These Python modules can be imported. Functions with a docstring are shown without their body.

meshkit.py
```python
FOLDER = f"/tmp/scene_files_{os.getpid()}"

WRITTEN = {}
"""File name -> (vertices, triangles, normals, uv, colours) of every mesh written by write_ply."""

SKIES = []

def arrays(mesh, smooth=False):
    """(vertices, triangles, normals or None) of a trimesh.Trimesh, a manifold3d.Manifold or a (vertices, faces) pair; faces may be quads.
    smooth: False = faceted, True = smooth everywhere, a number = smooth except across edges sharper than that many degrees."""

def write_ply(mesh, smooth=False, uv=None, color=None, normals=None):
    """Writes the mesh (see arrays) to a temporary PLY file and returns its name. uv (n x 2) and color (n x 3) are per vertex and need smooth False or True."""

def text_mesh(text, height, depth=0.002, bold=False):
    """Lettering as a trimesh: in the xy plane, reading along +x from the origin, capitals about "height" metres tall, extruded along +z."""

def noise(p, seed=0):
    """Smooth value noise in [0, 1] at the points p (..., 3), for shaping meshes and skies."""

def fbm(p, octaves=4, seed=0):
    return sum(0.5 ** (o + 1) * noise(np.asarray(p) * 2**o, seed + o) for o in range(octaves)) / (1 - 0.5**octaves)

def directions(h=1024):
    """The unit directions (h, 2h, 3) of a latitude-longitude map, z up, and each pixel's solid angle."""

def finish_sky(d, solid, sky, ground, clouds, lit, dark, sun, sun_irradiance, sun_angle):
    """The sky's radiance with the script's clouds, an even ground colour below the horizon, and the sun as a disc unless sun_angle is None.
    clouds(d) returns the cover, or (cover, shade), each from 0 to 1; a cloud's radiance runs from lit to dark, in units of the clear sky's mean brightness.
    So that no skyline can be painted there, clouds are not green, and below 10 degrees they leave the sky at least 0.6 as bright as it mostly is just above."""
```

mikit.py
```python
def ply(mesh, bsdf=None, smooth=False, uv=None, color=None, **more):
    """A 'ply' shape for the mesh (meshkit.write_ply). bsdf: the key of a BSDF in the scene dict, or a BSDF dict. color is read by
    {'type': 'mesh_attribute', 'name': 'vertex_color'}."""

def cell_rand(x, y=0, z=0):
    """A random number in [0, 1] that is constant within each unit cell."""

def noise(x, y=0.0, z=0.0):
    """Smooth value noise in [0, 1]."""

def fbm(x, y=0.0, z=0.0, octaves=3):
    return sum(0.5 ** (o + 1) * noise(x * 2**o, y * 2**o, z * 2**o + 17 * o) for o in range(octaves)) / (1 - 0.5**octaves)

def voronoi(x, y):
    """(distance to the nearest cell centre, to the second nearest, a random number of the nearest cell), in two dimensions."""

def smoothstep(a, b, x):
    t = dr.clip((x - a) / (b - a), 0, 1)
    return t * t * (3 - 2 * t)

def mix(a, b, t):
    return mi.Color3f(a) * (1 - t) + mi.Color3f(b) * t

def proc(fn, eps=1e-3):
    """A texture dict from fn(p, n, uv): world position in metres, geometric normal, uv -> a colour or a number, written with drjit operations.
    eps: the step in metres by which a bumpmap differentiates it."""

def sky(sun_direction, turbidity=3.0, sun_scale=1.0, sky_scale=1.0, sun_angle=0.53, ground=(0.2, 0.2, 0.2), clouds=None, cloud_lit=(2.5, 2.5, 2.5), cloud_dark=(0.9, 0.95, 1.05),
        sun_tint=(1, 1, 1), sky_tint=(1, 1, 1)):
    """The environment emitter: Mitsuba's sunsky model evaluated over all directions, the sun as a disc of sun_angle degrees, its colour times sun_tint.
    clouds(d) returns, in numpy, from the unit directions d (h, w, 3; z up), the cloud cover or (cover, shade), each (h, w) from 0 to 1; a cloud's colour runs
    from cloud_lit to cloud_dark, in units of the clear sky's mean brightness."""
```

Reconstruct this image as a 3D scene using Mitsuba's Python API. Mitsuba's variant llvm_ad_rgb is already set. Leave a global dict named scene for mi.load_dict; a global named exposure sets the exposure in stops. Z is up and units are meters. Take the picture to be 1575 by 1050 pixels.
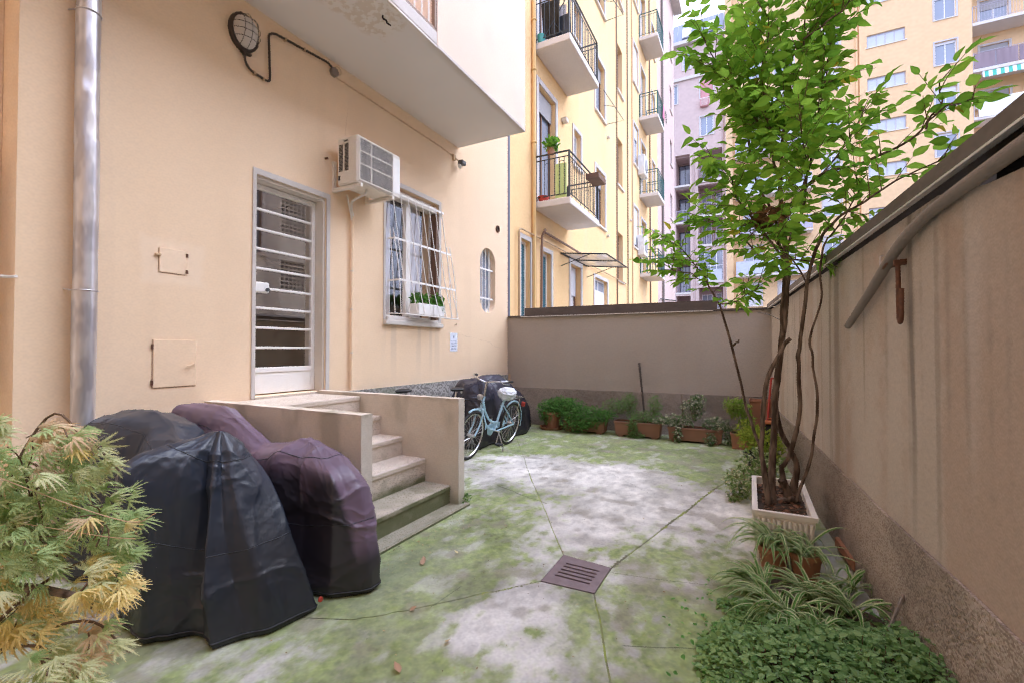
import math, random
import numpy as np, trimesh, drjit as dr, mitsuba as mi, mikit, meshkit
from shapely.geometry import Polygon, box as sbox, LineString, Point
from shapely.ops import unary_union
T = mi.ScalarTransform4f
PI = math.pi
scene, labels = {}, {}

# ---------------------------------------------------------------- camera, sky, exposure
YAW, PIT = 0.4803, 0.0169
fwd = np.array([-math.sin(YAW) * math.cos(PIT), math.cos(YAW) * math.cos(PIT), math.sin(PIT)])
scene['camera'] = {'type': 'perspective', 'fov': 96.48, 'fov_axis': 'x', 'near_clip': 0.05, 'far_clip': 400.0,
                   'to_world': T().look_at(origin=[0, 0, 1.4], target=[float(fwd[0]), float(fwd[1]), 1.4 + float(fwd[2])], up=[0, 0, 1])}
scene['sky'] = mikit.sky((0.62, 0.42, 0.72), turbidity=3, sun_scale=0.20, sun_angle=45, sun_tint=(.74, .92, 1.28), clouds=lambda d: 1.0,
                         cloud_lit=(2.06, 2.26, 3.15), cloud_dark=(1.2, 1.2, 1.25))
exposure = 3.62

# ---------------------------------------------------------------- helpers
def numbered(name):
    if name not in scene and name not in labels and name not in used:
        used.add(name); return name
    k = 1
    while True:
        n = f'{name}_{k:03d}'
        if n not in scene and n not in labels and n not in used:
            used.add(n); return n
        k += 1
used = set()

def lab(key, label=None, cat=None, group=None, kind=None):
    d = labels.setdefault(key, {})
    if label: d['label'] = label
    if cat: d['category'] = cat
    if group: d['group'] = group
    if kind: d['kind'] = kind
    return key

def thing(name, label, cat, group=None, kind=None):
    return lab(numbered(name), label, cat, group, kind)

def obj(name, mesh, mat, parent=None, smooth=30, label=None, cat=None, group=None, kind=None, color=None, uv=None, **more):
    key = numbered((parent + '__' if parent else '') + name)
    if isinstance(mesh, M): mesh = mesh.mesh()
    if isinstance(mesh, dict): scene[key] = {**mesh, **more}
    else: scene[key] = mikit.ply(mesh, mat, smooth=smooth, color=color, uv=uv, **more)
    if label or cat or group or kind: lab(key, label, cat, group, kind)
    return key

def cat_(ms):
    ms = [m.mesh() if isinstance(m, M) else m for m in ms]
    return trimesh.util.concatenate(ms)

class M:
    """collects pieces of one mesh"""
    def __init__(s): s.v, s.f, s.n = [], [], 0
    def add(s, v, f):
        v = np.asarray(v, float); f = np.asarray(f, int)
        if f.shape[1] == 4: f = np.vstack([f[:, [0, 1, 2]], f[:, [0, 2, 3]]])
        s.v.append(v); s.f.append(f + s.n); s.n += len(v); return s
    def tm(s, m): return s.add(m.vertices, m.faces)
    def box(s, x0, x1, y0, y1, z0, z1, b=0.0):
        if b > 0:
            b = min(b, abs(x1 - x0) * .45, abs(y1 - y0) * .45, abs(z1 - z0) * .45)
            P = []
            for sx in (0, 1):
                for sy in (0, 1):
                    for sz in (0, 1):
                        x, y, z = (x0, x1)[sx], (y0, y1)[sy], (z0, z1)[sz]
                        dx, dy, dz = b * (1 - 2 * sx), b * (1 - 2 * sy), b * (1 - 2 * sz)
                        P += [[x, y + dy, z + dz], [x + dx, y, z + dz], [x + dx, y + dy, z]]
            return s.tm(trimesh.PointCloud(P).convex_hull)
        v = [[x, y, z] for x in (x0, x1) for y in (y0, y1) for z in (z0, z1)]
        return s.add(v, [[0, 1, 3], [0, 3, 2], [4, 6, 7], [4, 7, 5], [0, 4, 5], [0, 5, 1], [2, 3, 7], [2, 7, 6], [0, 2, 6], [0, 6, 4], [1, 5, 7], [1, 7, 3]])
    def tube(s, pts, r, n=8, cap=True):
        p = np.asarray(pts, float); r = np.broadcast_to(np.asarray(r, float), (len(p),))
        t = np.gradient(p, axis=0); t /= np.linalg.norm(t, axis=1, keepdims=True) + 1e-12
        a = np.cross(t[0], [0, 0, 1.0] if abs(t[0][2]) < .9 else [1.0, 0, 0]); a /= np.linalg.norm(a)
        A = []
        for i in range(len(p)):
            a = a - t[i] * (a @ t[i]); a /= np.linalg.norm(a) + 1e-12; A.append(a)
        A = np.array(A); B = np.cross(t, A); ang = np.arange(n) * 2 * PI / n
        v = (p[:, None] + r[:, None, None] * (np.cos(ang)[None, :, None] * A[:, None] + np.sin(ang)[None, :, None] * B[:, None])).reshape(-1, 3)
        f = []
        for i in range(len(p) - 1):
            for j in range(n):
                k = (j + 1) % n
                f.append([i * n + j, i * n + k, (i + 1) * n + k, (i + 1) * n + j])
        f = np.array(f); f = np.vstack([f[:, [0, 1, 2]], f[:, [0, 2, 3]]])
        if cap:
            m = len(v); v = np.vstack([v, p[0], p[-1]])
            c = [[m, (j + 1) % n, j] for j in range(n)] + [[m + 1, (len(p) - 1) * n + j, (len(p) - 1) * n + (j + 1) % n] for j in range(n)]
            f = np.vstack([f, c])
        return s.add(v, f)
    def cyl(s, a, b, r, n=12): return s.tube([a, b], r, n)
    def ring(s, c, ax, R, r, n=40, m=8, arc=(0, 2 * PI)):
        """torus or arc about axis ax"""
        ax = np.asarray(ax, float); ax /= np.linalg.norm(ax)
        a = np.cross(ax, [0, 0, 1.0] if abs(ax[2]) < .9 else [1.0, 0, 0]); a /= np.linalg.norm(a); b = np.cross(ax, a)
        full = abs(arc[1] - arc[0] - 2 * PI) < 1e-6
        th = np.linspace(arc[0], arc[1], n + 1)
        pts = np.asarray(c) + R * (np.cos(th)[:, None] * a + np.sin(th)[:, None] * b)
        if full:
            v = []
            for i in range(n):
                d = np.cos(th[i]) * a + np.sin(th[i]) * b
                for j in range(m):
                    q = 2 * PI * j / m; v.append(np.asarray(c) + d * (R + r * math.cos(q)) + ax * r * math.sin(q))
            f = [[i * m + j, i * m + (j + 1) % m, ((i + 1) % n) * m + (j + 1) % m, ((i + 1) % n) * m + j] for i in range(n) for j in range(m)]
            return s.add(v, f)
        return s.tube(pts, r, m)
    def lathe(s, prof, c, n=32):
        prof = np.asarray(prof, float); th = np.arange(n) * 2 * PI / n
        v = np.stack([prof[:, :1] * np.cos(th), prof[:, :1] * np.sin(th), np.repeat(prof[:, 1:], n, 1)], -1).reshape(-1, 3) + np.asarray(c, float)
        f = [[i * n + j, i * n + (j + 1) % n, (i + 1) * n + (j + 1) % n, (i + 1) * n + j] for i in range(len(prof) - 1) for j in range(n)]
        return s.add(v, f)
    def xf(s, mat):
        mat = np.asarray(mat, float)
        for i, v in enumerate(s.v): s.v[i] = v @ mat[:3, :3].T + mat[:3, 3]
        return s
    def mesh(s): return trimesh.Trimesh(np.vstack(s.v), np.vstack(s.f), process=False)

def B(*a, b=0.0): return M().box(*a, b=b)

def frame(o, u):
    """4x4 of a wall frame: local x along the wall, local y out of it (to the left of u), z up"""
    u = np.array([u[0], u[1], 0.0]); u /= np.linalg.norm(u); w = np.array([-u[1], u[0], 0])
    m = np.eye(4); m[:3, 0], m[:3, 1], m[:3, 2], m[:3, 3] = u, w, [0, 0, 1], o
    return m

def extr(poly, d):
    polys = getattr(poly, 'geoms', [poly])
    return trimesh.util.concatenate([trimesh.creation.extrude_polygon(g, d, engine='earcut') for g in polys if g.area > 1e-7])

def xwall(poly, x0, th):
    """poly in (y, z), extruded from plane X=x0 towards -X by th"""
    m = extr(poly, th); v = m.vertices
    return trimesh.Trimesh(np.stack([x0 - v[:, 2], v[:, 0], v[:, 1]], 1), m.faces, process=False)

def ywall(poly, y0, th):
    """poly in (x, z), extruded from plane Y=y0 towards +Y by th"""
    m = extr(poly, th); v = m.vertices
    return trimesh.Trimesh(np.stack([v[:, 0], y0 + v[:, 2], v[:, 1]], 1), m.faces, process=False)

def smooth_path(pts, k=6):
    """Catmull-Rom through pts"""
    p = np.asarray(pts, float)
    if len(p) < 3: return p
    q = np.vstack([2 * p[0] - p[1], p, 2 * p[-1] - p[-2]]); out = []
    for i in range(1, len(q) - 2):
        for t in np.arange(k) / k:
            a, b, c, d = q[i - 1], q[i], q[i + 1], q[i + 2]
            out.append(.5 * (2 * b + (c - a) * t + (2 * a - 5 * b + 4 * c - d) * t * t + (3 * b - a - 3 * c + d) * t ** 3))
    out.append(p[-1]); return np.array(out)

def roundpath(pts, r=.03, k=4):
    """polyline with rounded corners"""
    p = [np.asarray(q, float) for q in pts]; out = [p[0]]
    for a, b, c in zip(p, p[1:], p[2:]):
        u, w = a - b, c - b; lu, lw = np.linalg.norm(u), np.linalg.norm(w); d = min(r, lu * .45, lw * .45)
        A, C = b + u / lu * d, b + w / lw * d
        for t in np.linspace(0, 1, k + 1): out.append((1 - t) ** 2 * A + 2 * t * (1 - t) * b + t * t * C)
    out.append(p[-1]); return np.array(out)

# ---------------------------------------------------------------- materials
sm, fb, nz, mx = mikit.smoothstep, mikit.fbm, mikit.noise, mikit.mix

def rgb(c): return {'type': 'rgb', 'value': list(map(float, c))}
def two(d): return {'type': 'twosided', 'bsdf': d}
def prin(c, rough=.6, **k):
    return {'type': 'principled', 'base_color': c if isinstance(c, dict) else rgb(c), 'roughness': rough, 'specular': k.pop('spec', .4), **k}
def bump(d, fn, scale, eps=1e-3):
    return {'type': 'bumpmap', 'arbitrary': mikit.proc(fn, eps=eps), 'scale': scale, 'bsdf': d}
def mat(name, d): scene['mat_' + name] = d
def R(k): return 'mat_' + k

def plaster(c1, c2, f=1.0, dirt=None, grain=90.0):
    def fn(p, n, uv):
        big = fb(p.x * .55 * f, p.y * .55 * f, p.z * .55 * f, octaves=3)
        fine = fb(p.x * 11 * f, p.y * 11 * f, p.z * 11 * f, octaves=2)
        strk = nz(p.x * 5, p.y * 5, p.z * .35)
        g = nz(p.x * grain, p.y * grain, p.z * grain)
        c = mx(c1, c2, dr.clip(big * .7 + fine * .25 + strk * .25 - .15, 0, 1))
        c = c * (.95 + .08 * g)
        if dirt: c = dirt(p, c)
        return c
    return mikit.proc(fn)
def fine_bump(p, n, uv): return fb(p.x * 45, p.y * 45, p.z * 45, octaves=3) + .8 * nz(p.x * 6, p.y * 6, p.z * 6)

def peach_dirt(p, c):
    # faint dirty runs and a greyer band low on the wall
    low = sm(1.25, .90, p.z + .25 * fb(p.x * 3, p.y * 3, p.z * 3)) * sm(3.9, 4.1, p.y)
    c = mx(c, (.52, .45, .38), low * .35)
    run = sm(.62, .8, nz(p.y * 7, p.x * 7, p.z * .5)) * .10
    c = mx(c, (.62, .46, .33), run)
    # drips below the window sill, a paler repair round the hatches, hairline cracks
    drip = sm(.5, .75, nz(p.y * 16, 2.0, p.z * .8)) * sm(4.3, 4.5, p.y) * sm(5.8, 5.6, p.y) * sm(.8, 1.7, p.z) * sm(1.72, 1.70, p.z)
    c = mx(c, (.52, .43, .34), drip * .35)
    rp_ = sm(.06, .0, dr.maximum(dr.abs(p.y - 2.02) - .22, dr.abs(p.z - 2.1) - .17) + .05 * fb(p.y * 9, p.z * 9, octaves=2)) * .30
    c = mx(c, (.86, .72, .58), rp_)
    cl = dr.abs(p.y - 3.62 - .10 * fb(p.z * 3.1, 5.0, octaves=4) - .12 * (p.z - 3.1))
    ck_ = sm(.004, .001, cl) * sm(3.12, 3.2, p.z) * sm(4.3, 4.0, p.z) + sm(.0035, .001, dr.abs(p.z - 1.62 - .12 * fb(p.y * 2.7, 9.0, octaves=4) + .18 * (p.y - 6.1))) * sm(6.15, 6.2, p.y) * sm(7.6, 7.3, p.y)
    return mx(c, (.42, .31, .22), dr.clip(ck_, 0, 1) * .5)
mat('peach', two(bump(prin(plaster((.82, .64, .465), (.77, .585, .405), 1, peach_dirt), .85, spec=.25), fine_bump, .0016)))
def bay_dirt(p, c):
    st = sm(.52, .72, fb(p.x * 1.3, p.y * 1.3, p.z * 1.3)) * .22
    return mx(c, (.62, .52, .46), st)
mat('peach_bay', two(bump(prin(plaster((.80, .665, .56), (.76, .62, .51), 1, bay_dirt), .85, spec=.25), fine_bump, .0018)))
def soffit_fn(p, n, uv):
    c = mx((.78, .76, .745), (.73, .71, .69), fb(p.x * 1.1, p.y * 1.1, octaves=3))
    d = dr.sqrt(dr.square((p.x + 3.22) / .33) + dr.square((p.y - 3.05) / .55)) + .55 * (fb(p.x * 5, p.y * 5, octaves=3) - .5)
    patch = sm(1.05, .75, d)
    flake = sm(.42, .6, fb(p.x * 26, p.y * 26, octaves=3))
    c = mx(c, mx((.66, .59, .51), (.76, .73, .69), flake), patch * .85)
    edge = sm(-3.05, -2.96, p.x + .03 * nz(p.y * 5)) * sm(3.2, 4.4, p.y)
    return mx(c, (.50, .44, .40), edge * .45)
mat('soffit', two(bump(prin(mikit.proc(soffit_fn), .85, spec=.2), lambda p, n, uv: fb(p.x * 26, p.y * 26, octaves=3) * sm(1.0, .7, dr.sqrt(dr.square((p.x + 3.22) / .33) + dr.square((p.y - 3.05) / .55))) * 2 + .3 * nz(p.x * 50, p.y * 50), .003)))
mat('slab_edge', two(prin(plaster((.66, .63, .62), (.5, .46, .43), 3), .8)))

def yellow_dirt(p, c):
    return mx(c, (.62, .50, .36), sm(.55, .85, nz(p.y * 2.2, p.x * 2.2, p.z * .25)) * .22)
mat('yellow', two(prin(plaster((.80, .565, .30), (.755, .515, .255), .8, yellow_dirt, 30), .85, spec=.25)))
mat('yellow_far', two(prin(plaster((.76, .54, .315), (.72, .50, .275), .35, None, 6), .85, spec=.25)))
mat('mauve', two(prin(plaster((.51, .39, .355), (.44, .335, .305), .4, None, 6), .85, spec=.25)))
mat('mauve_pale', two(prin(plaster((.61, .48, .43), (.55, .425, .38), .4, None, 6), .85, spec=.25)))
mat('roof_metal', two(prin((.24, .27, .34), .4, metallic=.3)))
mat('trim_stone', two(bump(prin(plaster((.60, .57, .545), (.47, .44, .42), 4), .75), fine_bump, .0012)))
mat('sill', two(prin(plaster((.72, .69, .66), (.60, .57, .54), 4), .6)))
mat('balcony_slab', two(prin(plaster((.68, .645, .61), (.60, .56, .52), 1.2), .8)))
mat('white_paint', two(prin(plaster((.80, .79, .78), (.74, .73, .71), 3), .4)))
mat('white_clean', two(prin((.78, .78, .78), .4)))
mat('old_white', two(prin(plaster((.66, .62, .56), (.54, .49, .43), 5), .5)))
mat('pvc', two(prin((.70, .68, .64), .35)))
mat('ac_case', two(prin(plaster((.73, .70, .65), (.66, .62, .56), 4), .4)))
mat('dark_void', two(prin((.018, .016, .016), .8)))
mat('room', two(prin((.045, .038, .034), .9)))
mat('brown_frame', two(prin((.22, .135, .095), .5)))
mat('brown_wood', two(prin(plaster((.19, .11, .075), (.12, .07, .05), 6), .55)))
mat('blind_grey', two(prin((.34, .335, .34), .6)))
mat('blind_light', two(prin((.60, .61, .64), .6)))
mat('blind_pink', two(prin((.56, .27, .27), .6)))
mat('shutter_teal', two(prin((.035, .13, .17), .5)))
mat('curtain', two(prin((.66, .65, .66), .85)))
mat('iron_dark', two(prin((.055, .065, .075), .45, metallic=.4)))
mat('iron_green', two(prin((.035, .115, .115), .45)))
mat('iron_black', two(prin((.05, .037, .028), .5)))
def rust_fn(p, n, uv): return mx((.17, .07, .035), (.06, .035, .028), fb(p.x * 60, p.y * 60, p.z * 60))
mat('crack_brown', two(prin((.42, .28, .19), .8)))
mat('ac_recess', two(prin((.085, .075, .08), .6)))
mat('rust', two(prin(mikit.proc(rust_fn), .8)))
def brown_metal_fn(p, n, uv):
    return mx((.085, .068, .06), (.125, .10, .088), fb(p.x * 5, p.y * 5, p.z * 12)) * (.9 + .2 * nz(p.x * 40, p.y * 40, p.z * 40))
mat('brown_sheet', two(prin(mikit.proc(brown_metal_fn), .5, metallic=.15)))
mat('drip_edge', two(prin((.62, .62, .64), .35, metallic=.6)))
def galv_fn(p, n, uv):
    a = sm(.4, .62, fb(p.x * 16, p.y * 16, p.z * 5, octaves=3))
    return mx((.68, .67, .70), (.50, .49, .53), a) * (.92 + .14 * nz(p.x * 60, p.y * 60, p.z * 14))
mat('galvanised', two(bump({'type': 'principled', 'base_color': mikit.proc(galv_fn), 'metallic': .75, 'roughness': .33, 'specular': .5},
                           lambda p, n, uv: fb(p.x * 9, p.y * 9, p.z * 6, octaves=2), .006, 4e-3)))
mat('pipe_grey', two(prin(plaster((.235, .20, .18), (.17, .145, .13), 8), .6)))
mat('pipe_blue', two(prin((.19, .19, .25), .5)))
mat('cable_tan', two(prin((.50, .36, .22), .6)))
mat('pipe_yellow', two(prin((.72, .50, .22), .6)))
mat('ink', two(prin((.10, .13, .25), .6)))
mat('sign_face', two(prin((.70, .75, .86), .4)))
mat('glass', {'type': 'thindielectric', 'int_ior': 2.5})
mat('glass_clear', {'type': 'thindielectric', 'int_ior': 1.5})
mat('far_glass', two(prin((.22, .26, .33), .08, spec=.9)))
mat('frosted', two(prin((.50, .55, .63), .35)))
mat('canopy_glass', {'type': 'blendbsdf', 'weight': .45, 'a': {'type': 'thindielectric', 'int_ior': 1.5}, 'b': two({'type': 'diffuse', 'reflectance': rgb((.75, .77, .80))})})

# boundary walls: render with rain streaks, pebble-dash dado
def streaks(p, ztop):
    a = .55 * nz(p.x * 7 + 3, p.y * 7, p.z * .25) + .45 * nz(p.x * 2.6 + 3, p.y * 2.6, p.z * .16) + .25 * (fb(p.y * 9, p.x * 9, p.z * 9, octaves=2) - .5)
    b = .7 * nz(p.x * 21 + 7, p.y * 21, p.z * .7) + .3 * nz(p.x * 8, p.y * 8, p.z * .4) + .2 * (fb(p.y * 14, p.x * 14, p.z * 14, octaves=2) - .5)
    return a, b
def wall_fn(p, n, uv):
    big = fb(p.x * .9, p.y * .9, p.z * .9, octaves=3)
    a, b = streaks(p, 2)
    lw_ = .25 + .75 * sm(7.7, 7.2, p.y)
    a, b = .5 + (a - .5) * lw_, .5 + (b - .5) * lw_
    c = mx((.45, .39, .335), (.365, .312, .268), big)
    c = mx(c, (.35, .255, .20), sm(.48, .72, a) * .6)           # rusty runs
    c = mx(c, (.24, .205, .175), sm(.55, .78, b) * .55)           # grey runs
    c = mx(c, (.44, .395, .36), sm(.52, .72, .6 * nz(p.x * 9, p.y * 9 + 9, p.z * .35) + .4 * nz(p.x * 3.1, p.y * 3.1 + 9, p.z * .3)) * .6 * lw_)
    # two dark water stains under the coping of the long wall
    for y0, w, k in ((3.98, .10, .50), (4.18, .05, .4), (2.62, .035, .55), (1.45, .10, .35)):
        s_ = sm(w, w * .35, dr.abs(p.y - y0 + .05 * (nz(p.z * 2.0, y0) - .5))) * sm(0.3, 1.5, p.z + .5 * nz(p.y * 8, p.z)) * sm(-.3, 0., p.x)
        c = mx(c, (.14, .125, .11), s_ * k)
    g = nz(p.x * 170, p.y * 170, p.z * 170)
    g2 = nz(p.x * 70, p.y * 70, p.z * 70)
    return c * (.86 + .17 * g + .11 * g2)
mat('wall_render', two(bump(prin(mikit.proc(wall_fn), .9, spec=.15), lambda p, n, uv: fb(p.x * 60, p.y * 60, p.z * 60, octaves=3) + 1.2 * nz(p.x * 5, p.y * 5, p.z * 5), .0035)))
def dado_fn(p, n, uv):
    k = 120.0
    a = .75 * fb(p.x * k, p.y * k, p.z * k, octaves=2) + .25 * fb(p.x * 22, p.y * 22, p.z * 22, octaves=2)
    b = nz(p.x * 140 + 5, p.y * 140, p.z * 140)
    c = mx((.38, .32, .275), (.24, .195, .165), sm(.40, .64, a))
    c = mx(c, (.44, .37, .32), sm(.62, .82, b))
    damp = sm(.42, .62, fb(p.x * 1.6, p.y * 1.6, p.z * 1.6, octaves=3) + .25 * sm(.25, .0, p.z) + .28 * sm(3.6, 4.4, p.y) * sm(-1., 0., p.x))
    return mx(c, c * .55, damp * .6)
mat('dado', two(bump(prin(mikit.proc(dado_fn), .9, spec=.15), lambda p, n, uv: fb(p.x * 60, p.y * 60, p.z * 60, octaves=2), .012)))
def dado_grey_fn(p, n, uv):
    a = fb(p.x * 40, p.y * 40, p.z * 40, octaves=2)
    c = mx((.40, .385, .375), (.20, .19, .185), sm(.40, .62, a))
    return mx(c, (.20, .22, .15), sm(.5, .7, fb(p.y * 2, p.z * 6, octaves=2)) * .5)
mat('dado_grey', two(bump(prin(mikit.proc(dado_grey_fn), .9, spec=.15), lambda p, n, uv: fb(p.x * 40, p.y * 40, p.z * 40, octaves=2), .014)))

# stairs
def flank_fn(p, n, uv):
    c = mx((.64, .56, .465), (.56, .48, .395), fb(p.x * 2.5, p.y * 2.5, p.z * 2.5, octaves=3))
    st = sm(.42, .66, fb(p.x * 5 + 2, p.y * 5, p.z * 1.3, octaves=4)) * sm(.25, .95, p.z)
    c = mx(c, (.33, .30, .235), st * .6)
    c = mx(c, (.66, .60, .52), sm(.55, .7, fb(p.x * 3, p.y * 3, p.z * 3 + 4, octaves=3)) * .4)
    c = mx(c, (.62, .58, .52), sm(-2.312, -2.304, p.x) * .6)
    mo = sm(.05, .0, dr.abs(p.z - .965)) * sm(.4, .7, fb(p.x * 12, p.y * 12, p.z * 12)) * sm(-2.9, -2.45, p.x)
    c = mx(c, (.20, .19, .10), mo * .6)
    gb = sm(.18, .0, p.z) * sm(.35, .6, fb(p.x * 7, p.y * 7, p.z * 7))
    c = mx(c, (.21, .22, .12), gb * .7)
    return c * (.9 + .14 * nz(p.x * 120, p.y * 120, p.z * 120))
mat('flank', two(bump(prin(mikit.proc(flank_fn), .9, spec=.15), fine_bump, .003)))
def step_fn(p, n, uv):
    sp = nz(p.x * 130, p.y * 130, p.z * 130)
    c = mx((.63, .55, .47), (.38, .315, .26), sm(.5, .8, sp))
    c = mx(c, (.44, .38, .31), sm(.4, .7, fb(p.x * 3, p.y * 3, p.z * 3)) * .5)
    face = sm(.8, .4, n.z)
    m1 = sm(.30, .14, p.z + .14 * (fb(p.x * 5, p.y * 5, p.z * 9, octaves=3) - .5)) * (.55 + .45 * face)
    c = mx(c, (.105, .12, .052), dr.clip(m1 * (.60 + .75 * fb(p.x * 9 + 3, p.y * 9, p.z * 9)), 0, .92))
    m2 = sm(.55, .7, fb(p.x * 7 + 8, p.y * 7, p.z * 7, octaves=3)) * sm(.75, .2, p.z)
    return mx(c, (.22, .21, .14), m2 * .45)
mat('step', two(bump(prin(mikit.proc(step_fn), .8, spec=.2), fine_bump, .003)))

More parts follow.
